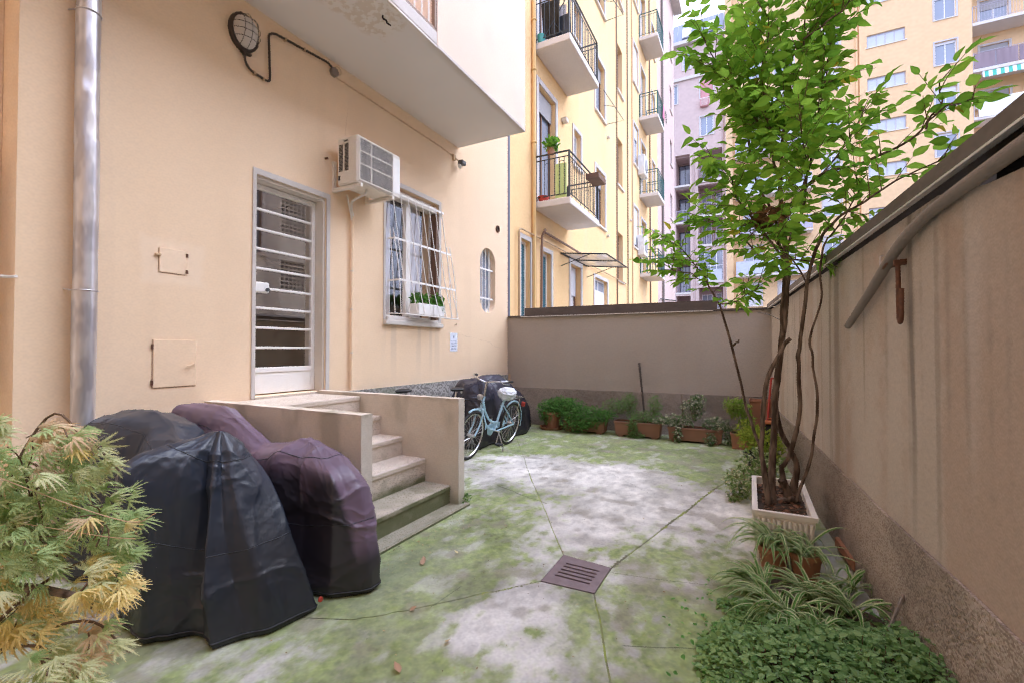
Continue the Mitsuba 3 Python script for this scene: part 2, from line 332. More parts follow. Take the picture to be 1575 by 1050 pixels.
# courtyard paving: pale cement with moss
def pave_fn(p, n, uv):
    x, y = p.x, p.y
    wx, wy = x + .35 * (fb(x * 1.7, y * 1.7, 4) - .5), y + .5 * (fb(x * 1.7 + 9, y * 1.7, 2) - .5)
    def blob(cx, cy, rx, ry): return dr.exp(-dr.square((wx - cx) / rx) - dr.square((wy - cy) / ry))
    big = fb(x * 1.25, y * 1.0, 1.0, octaves=4)
    mid = fb(x * 3.6, y * 2.7, 3.0, octaves=4)
    fine = fb(x * 18, y * 13, 5.0, octaves=4)
    # radial run-off streaks towards the drain
    ang = dr.atan2(y - 2.75, x + .97)
    rad = dr.sqrt(dr.square(x + .97) + dr.square(y - 2.75))
    st = nz(ang * 7.0, rad * 1.1, 2.0)
    bias = .42 * sm(5.15, 6.1, wy) + .34 * blob(-1.95, 2.75, .75, .85) + .34 * blob(-2.1, 2.0, .8, .5) + .22 * blob(-2.1, 3.9, .55, .5) \
        + .20 * blob(-.35, 2.35, .55, .30) + .20 * blob(-.55, 3.55, .25, .8) + .26 * blob(-.1, 3.0, .3, .9) + .24 * blob(-1.4, 1.7, .7, .35) + .20 * blob(-2.6, 1.1, .8, .7) + .15 * blob(-.6, 5.1, .5, .4) \
        - .34 * blob(-1.55, 4.75, 1.0, .85) - .20 * blob(-1.1, 3.7, .35, .6) - .25 * blob(-1.75, 1.75, .28, .2) - .3 * blob(-1.25, 2.15, .35, .22) - .35 * blob(-.30, 4.3, .35, .5) - .2 * blob(-.45, 2.75, .3, .25)
    m = big * .36 + mid * .52 + st * .14 + bias * .82 + .035 + (fine - .5) * .42
    moss = sm(.44, .72, m)
    pale = sm(.40, .62, fb(x * 2.2 + 5, y * 2.0, 8.0, octaves=4) + .1 * (st - .5) - .35 * bias)
    c = mx((.45, .435, .395), (.665, .65, .605), pale)
    c = c * (.62 + .68 * fine)
    speck = nz(x * 90, y * 90, 1.0)
    g1 = mx((.155, .185, .07), (.27, .36, .095), fb(x * 6 + 4, y * 6, 3, octaves=3))
    g1 = g1 * (.62 + .7 * fb(x * 34, y * 34, 2.0, octaves=2))
    wh = sm(.50, .78, fb(x * 8 + 2, y * 5 + 1, 4.0, octaves=5)); c = mx(c, (.66, .65, .62), wh * .5)
    c = mx(c, g1, dr.clip(moss * (.60 + .42 * fine) * (1 - .45 * wh), 0, .95))
    c = c * (1 - .20 * sm(.55, .75, fb(x * 2.1 + 11, y * 2.4, 7.0, octaves=4)))
    damp = blob(-2.35, 4.05, .85, .16) * sm(.35, .65, mid) + .8 * blob(-2.25, 2.2, .5, .5) * sm(.3, .6, big)
    c = mx(c, (.13, .135, .10), dr.clip(damp * .75, 0, .8))
    rd = sm(.62, .78, fb(x * 5 + 7, y * 5 + 3, 6.0, octaves=3))
    c = mx(c, (.25, .225, .18), rd * .55)
    c = c * (.90 + .16 * speck)
    # hairline cracks
    def crack(ax, ay, bx, by, w=.004, amp=.025, k=3.0):
        L = math.hypot(bx - ax, by - ay); ux, uy = (bx - ax) / L, (by - ay) / L
        t = (x - ax) * ux + (y - ay) * uy; d = (x - ax) * uy * -1 + (y - ay) * ux + amp * (fb(t * k, ax * 7, octaves=3) - .5)
        return sm(w, w * .3, dr.abs(d)) * sm(-.01, .01, t) * sm(L + .01, L - .01, t)
    cr = crack(-.79, 2.85, .03, 3.03) + crack(-2.3, 4.15, -1.65, 3.86, .012, .09) + crack(-1.55, 2.02, -1.52, 2.28, .005) + crack(.0, 4.9, .1, 3.9, .004) + crack(-1.5, 5.2, -.9, 4.6, .003) + crack(-.55, 2.2, .1, 2.4, .006, .08)
    return mx(c, (.075, .08, .05), dr.clip(cr, 0, 1) * .6)
def pave_bump(p, n, uv): return fb(p.x * 14, p.y * 14, 2.0, octaves=4) + .7 * nz(p.x * 120, p.y * 120)
mat('paving', two(bump(prin(mikit.proc(pave_fn), .88, spec=.2), pave_bump, .006)))
def joint_fn(p, n, uv):
    a = fb(p.x * 9, p.y * 9, 1., octaves=3)
    return mx((.17, .165, .11), (.25, .29, .085), sm(.35, .6, a))
mat('joint_moss', two(bump(prin(mikit.proc(joint_fn), .95, spec=.1), lambda p, n, uv: fb(p.x * 90, p.y * 90, p.z * 90), .008)))
mat('soil', two(bump(prin(mikit.proc(lambda p, n, uv: mx((.055, .040, .030), (.11, .085, .065), fb(p.x * 45, p.y * 45, p.z * 45))), .95, spec=.1), lambda p, n, uv: fb(p.x * 50, p.y * 50, p.z * 50), .012)))
mat('earth', two(prin((.2, .18, .16), .95)))
mat('asphalt', two(prin((.12, .115, .11), .95)))
mat('grate', two(bump(prin(mikit.proc(lambda p, n, uv: mx((.25, .20, .215), (.19, .145, .15), fb(p.x * 22, p.y * 22, 1.))), .55, metallic=.25), lambda p, n, uv: nz(p.x * 90, p.y * 90), .001)))

# plants (vertex colours carry each leaf's own tint)
VC = {'type': 'mesh_attribute', 'name': 'vertex_color'}
mat('leaf', {'type': 'principledthin', 'base_color': VC, 'roughness': .34, 'spec_trans': 0.0, 'diff_trans': 1.0, 'eta': 1.42})
mat('leaf_soft', {'type': 'principledthin', 'base_color': VC, 'roughness': .6, 'spec_trans': 0.0, 'diff_trans': .6, 'eta': 1.35})
def bark_fn(p, n, uv):
    a = fb(p.x * 45, p.y * 45, p.z * 9, octaves=3)
    return mx((.065, .044, .032), (.20, .150, .115), sm(.3, .72, a))
mat('bark', two(bump(prin(mikit.proc(bark_fn), .9, spec=.15), lambda p, n, uv: fb(p.x * 60, p.y * 60, p.z * 12, octaves=3), .012)))
mat('twig', two(prin((.15, .095, .06), .8)))
def terra_fn(p, n, uv):
    c = mx((.36, .165, .09), (.27, .125, .075), fb(p.x * 9, p.y * 9, p.z * 9, octaves=3))
    return mx(c, (.42, .33, .27), sm(.55, .8, fb(p.x * 14, p.y * 14, p.z * 5)) * .45)
mat('terracotta', two(prin(mikit.proc(terra_fn), .8)))
mat('terra_plastic', two(prin(mikit.proc(lambda p, n, uv: mx((.29, .14, .085), (.20, .105, .07), fb(p.x * 6, p.y * 6, p.z * 6, octaves=3))), .6)))
mat('planter_white', two(prin(plaster((.76, .73, .68), (.62, .58, .52), 6), .55)))

# covers, bicycle, etc
mat('cover', two(bump({'type': 'principled', 'base_color': VC, 'roughness': .36, 'specular': .5, 'sheen': .4}, lambda p, n, uv: fb(p.x * 28, p.y * 28, p.z * 28, octaves=2), .0025)))
mat('bike_blue', two(prin((.36, .55, .66), .3, clearcoat=.6)))
mat('bike_dark', two(prin((.035, .04, .05), .4)))
mat('chrome', two({'type': 'principled', 'base_color': rgb((.72, .72, .74)), 'metallic': 1.0, 'roughness': .22}))
mat('rubber', two(prin((.022, .021, .022), .7)))
mat('black_plastic', two(prin((.02, .02, .022), .5)))
mat('bag', two({'type': 'principled', 'base_color': rgb((.70, .74, .78)), 'roughness': .3, 'specular': .5}))
mat('red', two(prin((.42, .05, .035), .5)))
mat('orange', two(prin((.50, .16, .06), .6)))
mat('white_cloth', two(prin((.80, .80, .80), .9)))
mat('green_plastic', two(prin((.55, .68, .28), .5)))
mat('teal', two(prin((.07, .33, .33), .5)))
mat('pink_cloth', two(prin((.60, .2, .3), .9)))
mat('reed', two(prin(mikit.proc(lambda p, n, uv: mx((.30, .235, .26), (.22, .17, .19), nz(p.x * 9, p.z * .4))), .8)))
mat('strip_frame', two(prin((.46, .45, .48), .5)))
mat('rail_lilac', two(prin((.44, .42, .50), .5)))
mat('awning', two(prin(mikit.proc(lambda p, n, uv: mx((.10, .48, .36), (.80, .84, .82), sm(-.15, .15, dr.sin(p.x * 15.7)))), .9)))
mat('lamp_glass', two(prin((.62, .58, .54), .3, spec=.5)))
mat('sensor', two(prin((.10, .10, .11), .5)))
# ================================================================ SETTING: ground and paving
obj('ground', B(-90, 90, -90, 90, -.45, -.40), R('asphalt'), kind='structure', label='ground under the yard and the streets beyond')
RWX = lambda y: .8128 - .0662 * y          # the long right wall's face
BWY = lambda x: 7.922 + .0358 * x          # the back wall's face
YX0, YY0 = -4.13, -3.5
court = Polygon([(YX0, YY0), (RWX(YY0) - .005, YY0), (RWX(7.93) - .005, 7.925), (YX0, BWY(YX0) - .005)])
DR_ = np.array([(-1.138, 2.945), (-.801, 2.911), (-.805, 2.566), (-1.133, 2.553)])
pv = thing('courtyard_paving', 'pale cement courtyard paving with green moss, cut by joints that run to the drain', None, kind='structure')
def wob(a, b, amp, seed, n=14):
    t = np.linspace(0, 1, n); a, b = np.array(a), np.array(b); d = b - a; nrm = np.array([-d[1], d[0]]) / np.linalg.norm(d)
    w = (meshkit.noise(np.stack([t * 6, t * 0 + seed, t * 0], 1), seed) - .5) * amp * np.sin(t * PI)
    return a + t[:, None] * d + w[:, None] * nrm
jl = [np.vstack([wob(DR_[0], (-2.08, 4.45), .018, 1), wob((-2.08, 4.45), (-3.107, 6.163), .018, 2)[1:], wob((-3.107, 6.163), (-3.9, 7.6), .03, 3)[1:]]),
      np.vstack([wob(DR_[1], (-.333, 5.011), .022, 4)[:], wob((-.333, 5.011), (.18, 6.95), .03, 5)[1:], [(.35, 7.8)]]),
      np.vstack([wob(DR_[2], (-.53, 1.914), .015, 6), wob((-.53, 1.914), (.45, -.6), .03, 7)[1:], [(1.1, -3)]]),
      np.vstack([wob(DR_[3], (-1.614, 1.974), .022, 8), wob((-1.614, 1.974), (-1.84, 1.74), .02, 9)[1:], [(-3.2, 1.15), (-4.4, .7)]])]
gap = unary_union([LineString(l).buffer(w, cap_style=2) for l, w in zip(jl, (.0035, .006, .005, .0035))] + [Polygon(DR_).buffer(.006, join_style=2)])
pieces = [g for g in court.difference(gap).geoms if g.area > .05]
for g in pieces:
    m = extr(g.simplify(.0015), .08)
    v = m.vertices.copy(); v[:, 2] -= .08
    obj('concrete_slab', trimesh.Trimesh(v, m.faces, process=False), R('paving'), pv, smooth=False)
jm = extr(sbox(YX0, YY0, 1.1, 7.95).difference(Polygon(DR_).buffer(-.004)), .08); jm.apply_translation([0, 0, -.0835])
obj('joint', jm, R('joint_moss'), pv, kind='stuff')
# moss tufts welling out of the joints
rng = np.random.default_rng(5); mm = M()
for li, l in enumerate(jl):
    L = LineString(l)
    for s_ in np.arange(0.02, min(L.length, 4.2), .012):
        nn = meshkit.noise(np.array([[s_ * 3.1, li * 9.0, 0]]), 3)[0]
        if nn + (.15 if li in (1, 2) else 0) < .66: continue
        q = L.interpolate(s_); r = rng.uniform(.003, .008) * (1.5 if li == 1 else 1)
        mm.tm(trimesh.creation.icosphere(1, r).apply_transform(np.array([[1.3, 0, 0, q.x + rng.normal(0, .004)], [0, 1.3, 0, q.y + rng.normal(0, .004)], [0, 0, .5, -.002], [0, 0, 0, 1]])))
obj('moss', mm, R('joint_moss'), pv, smooth=True, kind='stuff')

# drain grate
dg = thing('drain_grate', 'square brown iron drain grate with five slots set in the mossy paving', 'drain')
gp = Polygon(DR_); c0 = DR_.mean(0); e1 = (DR_[2] - DR_[3] + DR_[1] - DR_[0]); e1 /= np.linalg.norm(e1); e2 = np.array([-e1[1], e1[0]])
slots = [LineString([c0 + e1 * -.105 + e2 * d, c0 + e1 * .105 + e2 * d]).buffer(.0085) for d in (-.088, -.044, 0, .044, .088)]
m = extr(gp.difference(unary_union(slots)), .02); v = m.vertices.copy(); v[:, 2] -= .016
obj('plate', trimesh.Trimesh(v, m.faces, process=False), R('grate'), dg)
m = extr(gp.buffer(-.012), .01); v = m.vertices.copy(); v[:, 2] -= .10
obj('sump', trimesh.Trimesh(v, m.faces, process=False), R('dark_void'), dg)

# planting bed soil along the long wall
bed = Polygon([(.0, 1.2), (RWX(1.2) - .01, 1.2), (RWX(2.9) - .01, 2.9), (.35, 3.15), (.12, 3.2), (.03, 3.0), (.06, 2.8), (.0, 2.6), (.02, 2.3), (-.03, 2.0), (.03, 1.6)])
m = extr(bed, .03); v = m.vertices.copy(); v[:, 2] += .004
obj('soil', trimesh.Trimesh(v, m.faces, process=False), R('soil'), kind='structure', label='dark soil of the planting bed by the long wall')

# ================================================================ boundary walls
def coords(mtx, m): return M().tm(m.mesh() if isinstance(m, M) else m).xf(mtx)
# long right wall: local x along +Y-ish, local y into the yard (towards -X)
RW = frame([RWX(-3.5), -3.5, 0], (-.0662, 1))
s0 = 3.5 * math.sqrt(1 + .0662 ** 2)
def rwy(y): return (y + 3.5) * math.sqrt(1 + .0662 ** 2)
LEN = rwy(7.97)
w = thing('boundary_wall', 'long streaked grey brown rendered wall along the right side of the yard, with metal coping', 'wall')
prof = Polygon([(0, -.3), (LEN, -.3), (LEN, 2.0), (rwy(2.35), 2.0), (rwy(2.0), 1.93), (rwy(1.6), 1.90), (0, 1.88)])
m = extr(prof, .24); v = m.vertices
obj('wall_face', trimesh.Trimesh(np.stack([v[:, 0], -v[:, 2], v[:, 1]], 1), m.faces[:, ::-1], process=False).apply_transform(RW), R('wall_render'), w, smooth=False)
# pebble-dash dado: upper edge not quite straight
ys = np.linspace(0, LEN - .012, 160)
top = .56 + .012 * (meshkit.noise(np.stack([ys * 3, ys * 0, ys * 0], 1), 4) - .5) + .012 * np.where(ys > rwy(3.6), np.minimum((ys - rwy(3.6)) * .6, .6), 0)
dp = Polygon([(0, -.02)] + [(LEN - .012, -.02)] + list(zip(ys[::-1], top[::-1])))
m = extr(dp, .012); v = m.vertices
obj('dado', trimesh.Trimesh(np.stack([v[:, 0], v[:, 2] + .0005, v[:, 1]], 1), m.faces, process=False).apply_transform(RW), R('dado'), w, smooth=False, label='rough pebble dash lower band')
# coping: brown sheet leaning out over the yard, bright drip edge under it
cop = M()
pr = np.array([(-.34, 2.15), (.045, 2.085), (.045, 2.028), (.052, 2.02), (.03, 2.02), (.03, 2.035), (-.34, 2.10)])
def sweep(prof, x0, x1):
    n = len(prof); v = [[x, a, b] for x in (x0, x1) for a, b in prof]
    f = [[i, (i + 1) % n, n + (i + 1) % n, n + i] for i in range(n)]
    return np.array(v), np.array(f)
for a, b in ((0, rwy(1.2)), (rwy(1.2) + .004, rwy(3.4)), (rwy(3.4) + .004, rwy(5.6)), (rwy(5.6) + .004, LEN + .1)):
    k = M().add(*sweep(pr, a, b)).xf(RW)
    obj('coping_sheet', k, R('brown_sheet'), w, smooth=False)
obj('drip_edge', coords(RW, M().box(0, LEN, .031, .056, 2.010, 2.019)), R('drip_edge'), w, smooth=False)
obj('dark_gap', coords(RW, M().box(0, rwy(2.3), -.20, -.15, 1.86, 2.10)), R('dark_void'), w, smooth=False)
gm = M()
for i in range(9): gm.box(rwy(1.55), rwy(1.98), -.10, -.096, 1.91 + i * .018, 1.914 + i * .018)
for i in range(18): gm.box(rwy(1.55 + i * .025), rwy(1.553 + i * .025), -.104, -.10, 1.90, 2.07)
obj('wire_mesh', coords(RW, gm), R('iron_dark'), w, smooth=False)
# back wall
BW = frame([0, BWY(0), 0], (-1, -.0358))      # local x towards -X, local y towards the yard
w2 = thing('boundary_wall', 'low grey brown rendered wall closing the back of the yard, behind the flower pots', 'wall')
xa, xb = -RWX(7.93) - .0, 4.135
obj('wall_face', coords(BW, M().box(xa - .02, xb + .05, -.24, 0, -.3, 2.0)), R('wall_render'), w2, smooth=False)
xs = np.linspace(xa, xb, 120); tp = .68 + .01 * (meshkit.noise(np.stack([xs * 3, xs * 0, xs * 0], 1), 6) - .5)
m = extr(Polygon([(xa, -.02), (xb, -.02)] + list(zip(xs[::-1], tp[::-1]))), .012); v = m.vertices
obj('dado', trimesh.Trimesh(np.stack([v[:, 0], v[:, 2] + .0005, v[:, 1]], 1), m.faces, process=False).apply_transform(BW), R('dado'), w2, smooth=False)
obj('coping_sheet', coords(BW, M().box(xa - .06, 4.13, -.30, .035, 2.004, 2.03)), R('brown_sheet'), w2, smooth=False)
obj('drip_edge', coords(BW, M().box(.52, 3.85, .036, .046, 1.998, 2.012)), R('drip_edge'), w2, smooth=False)
obj('roof_flashing', coords(BW, M().box(.46, 3.80, -.20, -.03, 2.032, 2.175)), R('brown_sheet'), w2, smooth=False, label='tall dark brown metal flashing on the wall top')
obj('wall_patch', coords(BW, M().box(4.09, 4.128, .001, .02, .68, .93)), R('cable_tan'), w2, smooth=False)

# ================================================================ PEACH BUILDING on the left
XL = -4.142
pb = thing('peach_building', 'peach rendered ground floor house wall with entrance door, barred window and overhanging bay', 'building')
DY0, DY1, DZ0, DZ1 = 2.70, 3.51, .95, 3.06            # door opening
WY0, WY1, WZ0, WZ1 = 4.43, 5.56, 1.80, 3.56           # window opening
oval = unary_union([Point(7.02, 2.30).buffer(.265, 24), Point(7.02, 2.93).buffer(.265, 24), sbox(6.755, 2.30, 7.285, 2.93)])
openings = [sbox(DY0, DZ0, DY1, DZ1), sbox(WY0, WZ0, WY1, WZ1), oval]
wall_poly = sbox(1.11, -.3, 7.77, 16.0).difference(unary_union(openings))
obj('wall', xwall(wall_poly, XL, .32), R('peach'), pb, smooth=False)
obj('dado', B(XL + .001, XL + .016, 3.50, 7.765, -.05, .918), R('dado_grey'), pb, smooth=False, label='grey rough cast plinth of the wall')
# wall steps back left of the downpipe
obj('wall', B(XL - .60, XL - .26, -6, 1.108, -.3, 16.0), R('peach'), pb, smooth=False)
obj('wall', B(XL - .60, XL - .321, .9, 7.77, 15.6, 16.0), R('peach'), pb, smooth=False)
# rooms behind the openings
rm = M()
for (a, b, c, d) in ((2.3, 4.0, .90, 3.3), (4.2, 5.9, 1.0, 3.9), (6.5, 7.6, 1.0, 3.6)):
    x0, x1 = XL - 2.2, XL - .322
    rm.box(x0 - .02, x0, a, b, c, d).box(x0, x1, a - .02, a, c, d).box(x0, x1, b, b + .02, c, d).box(x0, x1, a, b, c - .02, c).box(x0, x1, a, b, d, d + .02)
obj('room', rm, R('room'), pb, smooth=False)
# upper floor: slab, soffit, bay, balcony rail
SX = -2.951; SZ = 4.634
obj('soffit', B(XL + .001, SX - .004, -1.5, 6.088, SZ, SZ + .02), R('soffit'), pb, smooth=False, label='pale grey underside of the bay with a flaking patch')
obj('floor_slab', M().box(XL + .001, SX, -1.5, 3.93, SZ + .021, SZ + .165, b=.008), R('slab_edge'), pb, smooth=False)
obj('bay', M().box(XL + .001, SX, 3.932, 6.09, SZ + .0201, 16.0), R('peach_bay'), pb, smooth=False, label='smooth pale peach bay jutting out above the door')
obj('bay', M().box(SX + .0, SX + .004, 3.932, 6.088, SZ + .0, SZ + .03), R('slab_edge'), pb, smooth=False)
rl = obj('balcony_railing', M().box(SX - .045, SX - .012, -1.4, 3.925, SZ + .168, SZ + .20), R('brown_frame'), pb, smooth=False)
for y in np.arange(2.55, 3.93, .115): obj('bar', M().cyl((SX - .028, y, SZ + .20), (SX - .028, y, SZ + 1.15), .009, 8), R('white_paint'), rl)
obj('bar', M().box(SX - .05, SX - .008, 3.895, 3.928, SZ + .20, SZ + 1.2), R('brown_frame'), rl)
obj('bar', M().box(SX - .05, SX - .008, 2.55, 3.928, SZ + 1.15, SZ + 1.19), R('brown_frame'), rl)
ck = M().tube(smooth_path([(-3.13, 3.30, SZ - .001), (-3.16, 3.335, SZ - .003), (-3.15, 3.37, SZ - .002), (-3.17, 3.40, SZ - .003), (-3.16, 3.45, SZ - .001)], 4), [.003] + [.008] * 15 + [.003], 6)
obj('crack', ck, R('dark_void'), pb)

# door surround and door
obj('door_surround', xwall(sbox(2.665, .935, 3.555, 3.115).difference(sbox(DY0, .9, DY1, DZ1)), XL + .012, .03), R('trim_stone'), pb, smooth=False)
rev = M().box(XL - .30, XL - .019, DY1 - .028, DY1 - .001, DZ0, DZ1 - .03).box(XL - .30, XL - .019, DY0 + .001, DY1 - .001, DZ1 - .03, DZ1 - .001)
obj('door_jamb', rev, R('old_white'), pb, smooth=False)
dx = XL - .135
dY0, dY1, dZ0, dZ1 = DY0 + .004, DY1 - .03, DZ0 + .012, DZ1 - .035
lf = M()
lf.box(dx - .045, dx, dY0, dY0 + .045, dZ0, dZ1, b=.004).box(dx - .045, dx, dY1 - .045, dY1, dZ0, dZ1, b=.004)
lf.box(dx - .045, dx, dY0 + .0451, dY1 - .0451, dZ1 - .05, dZ1, b=.004)
zb = 1.20
lf.box(dx - .04, dx - .006, dY0 + .0451, dY1 - .0451, dZ0, zb - .03, b=.003).box(dx - .045, dx + .006, dY0 + .0451, dY1 - .0451, zb - .029, zb + .022, b=.004)
door = obj('door', lf, R('white_paint'), pb, smooth=False, label='white glazed entrance door with nine panes between horizontal bars')
n_p = 9; zs = np.linspace(zb + .022, dZ1 - .05, n_p + 1)
for i in range(n_p):
    obj('pane', M().box(dx - .026, dx - .0255, dY0 + .0451, dY1 - .0451, zs[i] + .001, zs[i + 1] - .001).mesh() if False else trimesh.Trimesh([[dx - .024, dY0 + .046, zs[i]], [dx - .024, dY1 - .046, zs[i]], [dx - .024, dY1 - .046, zs[i + 1]], [dx - .024, dY0 + .046, zs[i + 1]]], [[0, 1, 2], [0, 2, 3]], process=False), R('glass'), door, smooth=False)
    if i: obj('bar', B(dx - .036, dx - .004, dY0 + .0452, dY1 - .0452, zs[i] - .012, zs[i] + .012, b=.003), R('white_paint'), door, smooth=False)
zl = zs[4]
obj('lock', M().box(dx + .001, dx + .055, dY0 + .01, dY0 + .20, zl - .052, zl + .052, b=.012), R('white_clean'), door, smooth=False, label='white lock box on the glazed door')
obj('lock_cylinder', M().cyl((dx + .055, dY0 + .03, zl), (dx + .068, dY0 + .03, zl), .012), R('iron_dark'), door)
obj('handle', M().cyl((dx + .055, dY0 + .17, zl - .02), (dx + .075, dY0 + .17, zl - .02), .018), R('iron_dark'), door)
# dim interior: hall floor and a staircase shape behind glass
# window
wx = XL - .10
ws = M().box(XL - .31, XL + .055, WY0 - .03, WY1 + .06, WZ0 - .085, WZ0 - .025, b=.006)
win = obj('window', M().box(wx - .05, wx, WY0, WY0 + .05, WZ0, WZ1).box(wx - .05, wx, WY1 - .05, WY1, WZ0, WZ1).box(wx - .05, wx, WY0 + .05, WY1 - .05, WZ1 - .05, WZ1).box(wx - .05, wx, WY0 + .05, WY1 - .05, WZ0, WZ0 + .05)
          .box(wx - .05, wx + .012, 4.93, 5.02, WZ0 + .05, WZ1 - .05), R('white_paint'), pb, smooth=False, label='barred ground floor window with a white frame')
obj('sill', ws, R('sill'), win, smooth=False)
obj('sill', B(XL - .02, XL + .035, WY0 + .01, WY1 - .03, WZ0 - .024, WZ0 + .022, b=.006), R('sill'), win, smooth=False)
for a, b in ((WY0 + .05, 4.93), (5.02, WY1 - .05)):
    obj('pane', trimesh.Trimesh([[wx - .025, a, WZ0 + .05], [wx - .025, b, WZ0 + .05], [wx - .025, b, WZ1 - .05], [wx - .025, a, WZ1 - .05]], [[0, 1, 2], [0, 2, 3]], process=False), R('glass_clear'), win, smooth=False)
obj('roller_box', B(wx - .048, XL - .02, WY0 + .002, WY1 - .002, WZ1 - .145, WZ1 - .052, b=.01), R('old_white'), win, smooth=False)
obj('side_post', B(wx + .001, XL + .005, WY1 - .065, WY1 - .022, WZ0 + .0, WZ1 - .15), R('brown_wood'), win, smooth=False)
obj('surround', xwall(sbox(WY0 - .035, WZ0 - .02, WY1 + .055, WZ1 + .06).difference(sbox(WY0, WZ0 - .03, WY1, WZ1)), XL + .012, .025), R('trim_stone'), win, smooth=False)
def curtain(x, y0, y1, z0, z1, seed=1, amp=.02):
    ny = 60; y = np.linspace(y0, y1, ny); w = amp * np.sin(y * 58 + 2 * meshkit.noise(np.stack([y * 9, y * 0 + seed, y * 0], 1)))
    v = np.vstack([np.stack([x + w, y, y * 0 + z0], 1), np.stack([x + w * .8, y, y * 0 + z1], 1)])
    return trimesh.Trimesh(v, np.vstack([[[i, i + 1, ny + i + 1], [i, ny + i + 1, ny + i]] for i in range(ny - 1)]), process=False)
obj('curtain', curtain(XL - .36, 4.45, 4.90, 1.7, 3.6), R('curtain'), win, smooth=True)
obj('curtain', curtain(XL - .36, 5.25, 5.55, 1.7, 3.6, 2), R('curtain'), win, smooth=True)
# belly grille in front of the window
gr = obj('window_grille', M().tube(roundpath([(XL + .02, 4.47, 1.86), (XL + .30, 4.47, 1.84), (XL + .30, 5.70, 1.84), (XL + .02, 5.70, 1.86)], .06), .007, 8), R('white_paint'), pb, label='white belly shaped window grille with flared bars')
for z, o in ((3.44, .05), (2.82, .13), (2.28, .215)):
    obj('cross_bar', M().box(XL + o - .004, XL + o + .004, 4.46, 5.70 if z < 3.4 else 5.62, z - .014, z + .014).box(XL + .013, XL + o, 4.455, 4.463, z - .01, z + .01), R('white_paint'), gr, smooth=False)
for i, y in enumerate(np.linspace(4.50, 5.56, 8)):
    y2 = y + .05 + (.03 if i > 3 else 0)
    pts = [(XL + .05, y, 3.48), (XL + .06, y, 3.40), (XL + .13 + .006, y + .02, 2.82), (XL + .215 + .006, y + .035, 2.28), (XL + .295, y2, 1.90), (XL + .29, y2, 1.845)]
    obj('bar', M().tube(smooth_path(pts, 5), .0062, 7), R('white_paint'), gr)
for y, z1 in ((4.463, 3.3), (5.70, 3.0)):
    for o in (.10, .2):
        obj('bar', M().tube(smooth_path([(XL + o * .5, y, 2.95), (XL + o, y, 2.4), (XL + o + .04, y, 1.85)], 4), .006, 6), R('white_paint'), gr)
# oval window with three bars
ovi = obj('oval_window', xwall(oval.buffer(-.001).difference(oval.buffer(-.03)), XL - .10, .05), R('white_paint'), pb, smooth=False, label='tall oval window with white bars near the wall end')
obj('pane', xwall(oval.buffer(-.031), XL - .125, .002), R('far_glass'), ovi, smooth=False)
for y in (6.90, 7.02, 7.14): obj('bar', M().cyl((XL - .055, y, 2.05), (XL - .055, y, 3.18), .010, 8), R('white_paint'), ovi)
for z in (2.30, 2.82): obj('bar', M().box(XL - .050, XL - .042, 6.765, 7.275, z - .014, z + .014), R('white_paint'), ovi, smooth=False)
# two painted-over wall hatches
h = obj('hatch', B(XL + .0005, XL + .010, 1.905, 2.105, 2.01, 2.205, b=.003), R('peach'), pb, smooth=False, label='small painted hatch door on the wall with rusty hinges')
obj('hinge', M().box(XL + .010, XL + .016, 2.095, 2.112, 2.155, 2.185), R('rust'), h, smooth=False); obj('hinge', M().box(XL + .010, XL + .016, 2.095, 2.112, 2.02, 2.05), R('rust'), h, smooth=False)
obj('latch', M().box(XL + .002, XL + .022, 1.875, 1.915, 2.135, 2.155, b=.004), R('cable_tan'), h, smooth=False)
obj('gap', M().box(XL + .0002, XL + .003, 1.900, 1.905, 2.03, 2.20).box(XL + .0002, XL + .003, 1.90, 2.09, 2.005, 2.010), R('crack_brown'), h, smooth=False)
h = obj('hatch', B(XL + .0005, XL + .010, 1.872, 2.185, 1.10, 1.475, b=.003), R('peach'), pb, smooth=False, label='larger painted hatch door low on the wall with lever handle')
obj('gap', M().box(XL + .0002, XL + .004, 1.866, 1.872, 1.095, 1.475).box(XL + .0002, XL + .004, 1.867, 2.185, 1.0945, 1.0995), R('crack_brown'), h, smooth=False)
obj('hinge', M().box(XL + .004, XL + .012, 1.858, 1.872, 1.40, 1.44), R('rust'), h, smooth=False); obj('hinge', M().box(XL + .004, XL + .012, 1.858, 1.872, 1.12, 1.16), R('rust'), h, smooth=False)
obj('handle', M().tube([(XL + .01, 2.16, 1.285), (XL + .035, 2.155, 1.283), (XL + .04, 2.10, 1.262)], .007, 8).cyl((XL + .008, 2.16, 1.285), (XL + .02, 2.16, 1.285), .012), R('peach'), h)
# things left of the pipe
obj('wall_rod', M().tube([(XL - .255, .90, 1.88), (XL - .05, 1.098, 1.86), (XL + .02, 1.11, 1.86)], .010, 8).cyl((XL - .258, .9, 1.88), (XL - .25, .9, 1.88), .02), R('white_paint'), label='thin white rod across the wall edge at far left', cat='rod')
mb = thing('meter_box', 'pale box hung on the set back wall at the left edge', 'box')
obj('case', B(XL - .255, XL - .09, .62, .985, 1.15, 2.66, b=.01), R('white_paint'), mb, smooth=False)

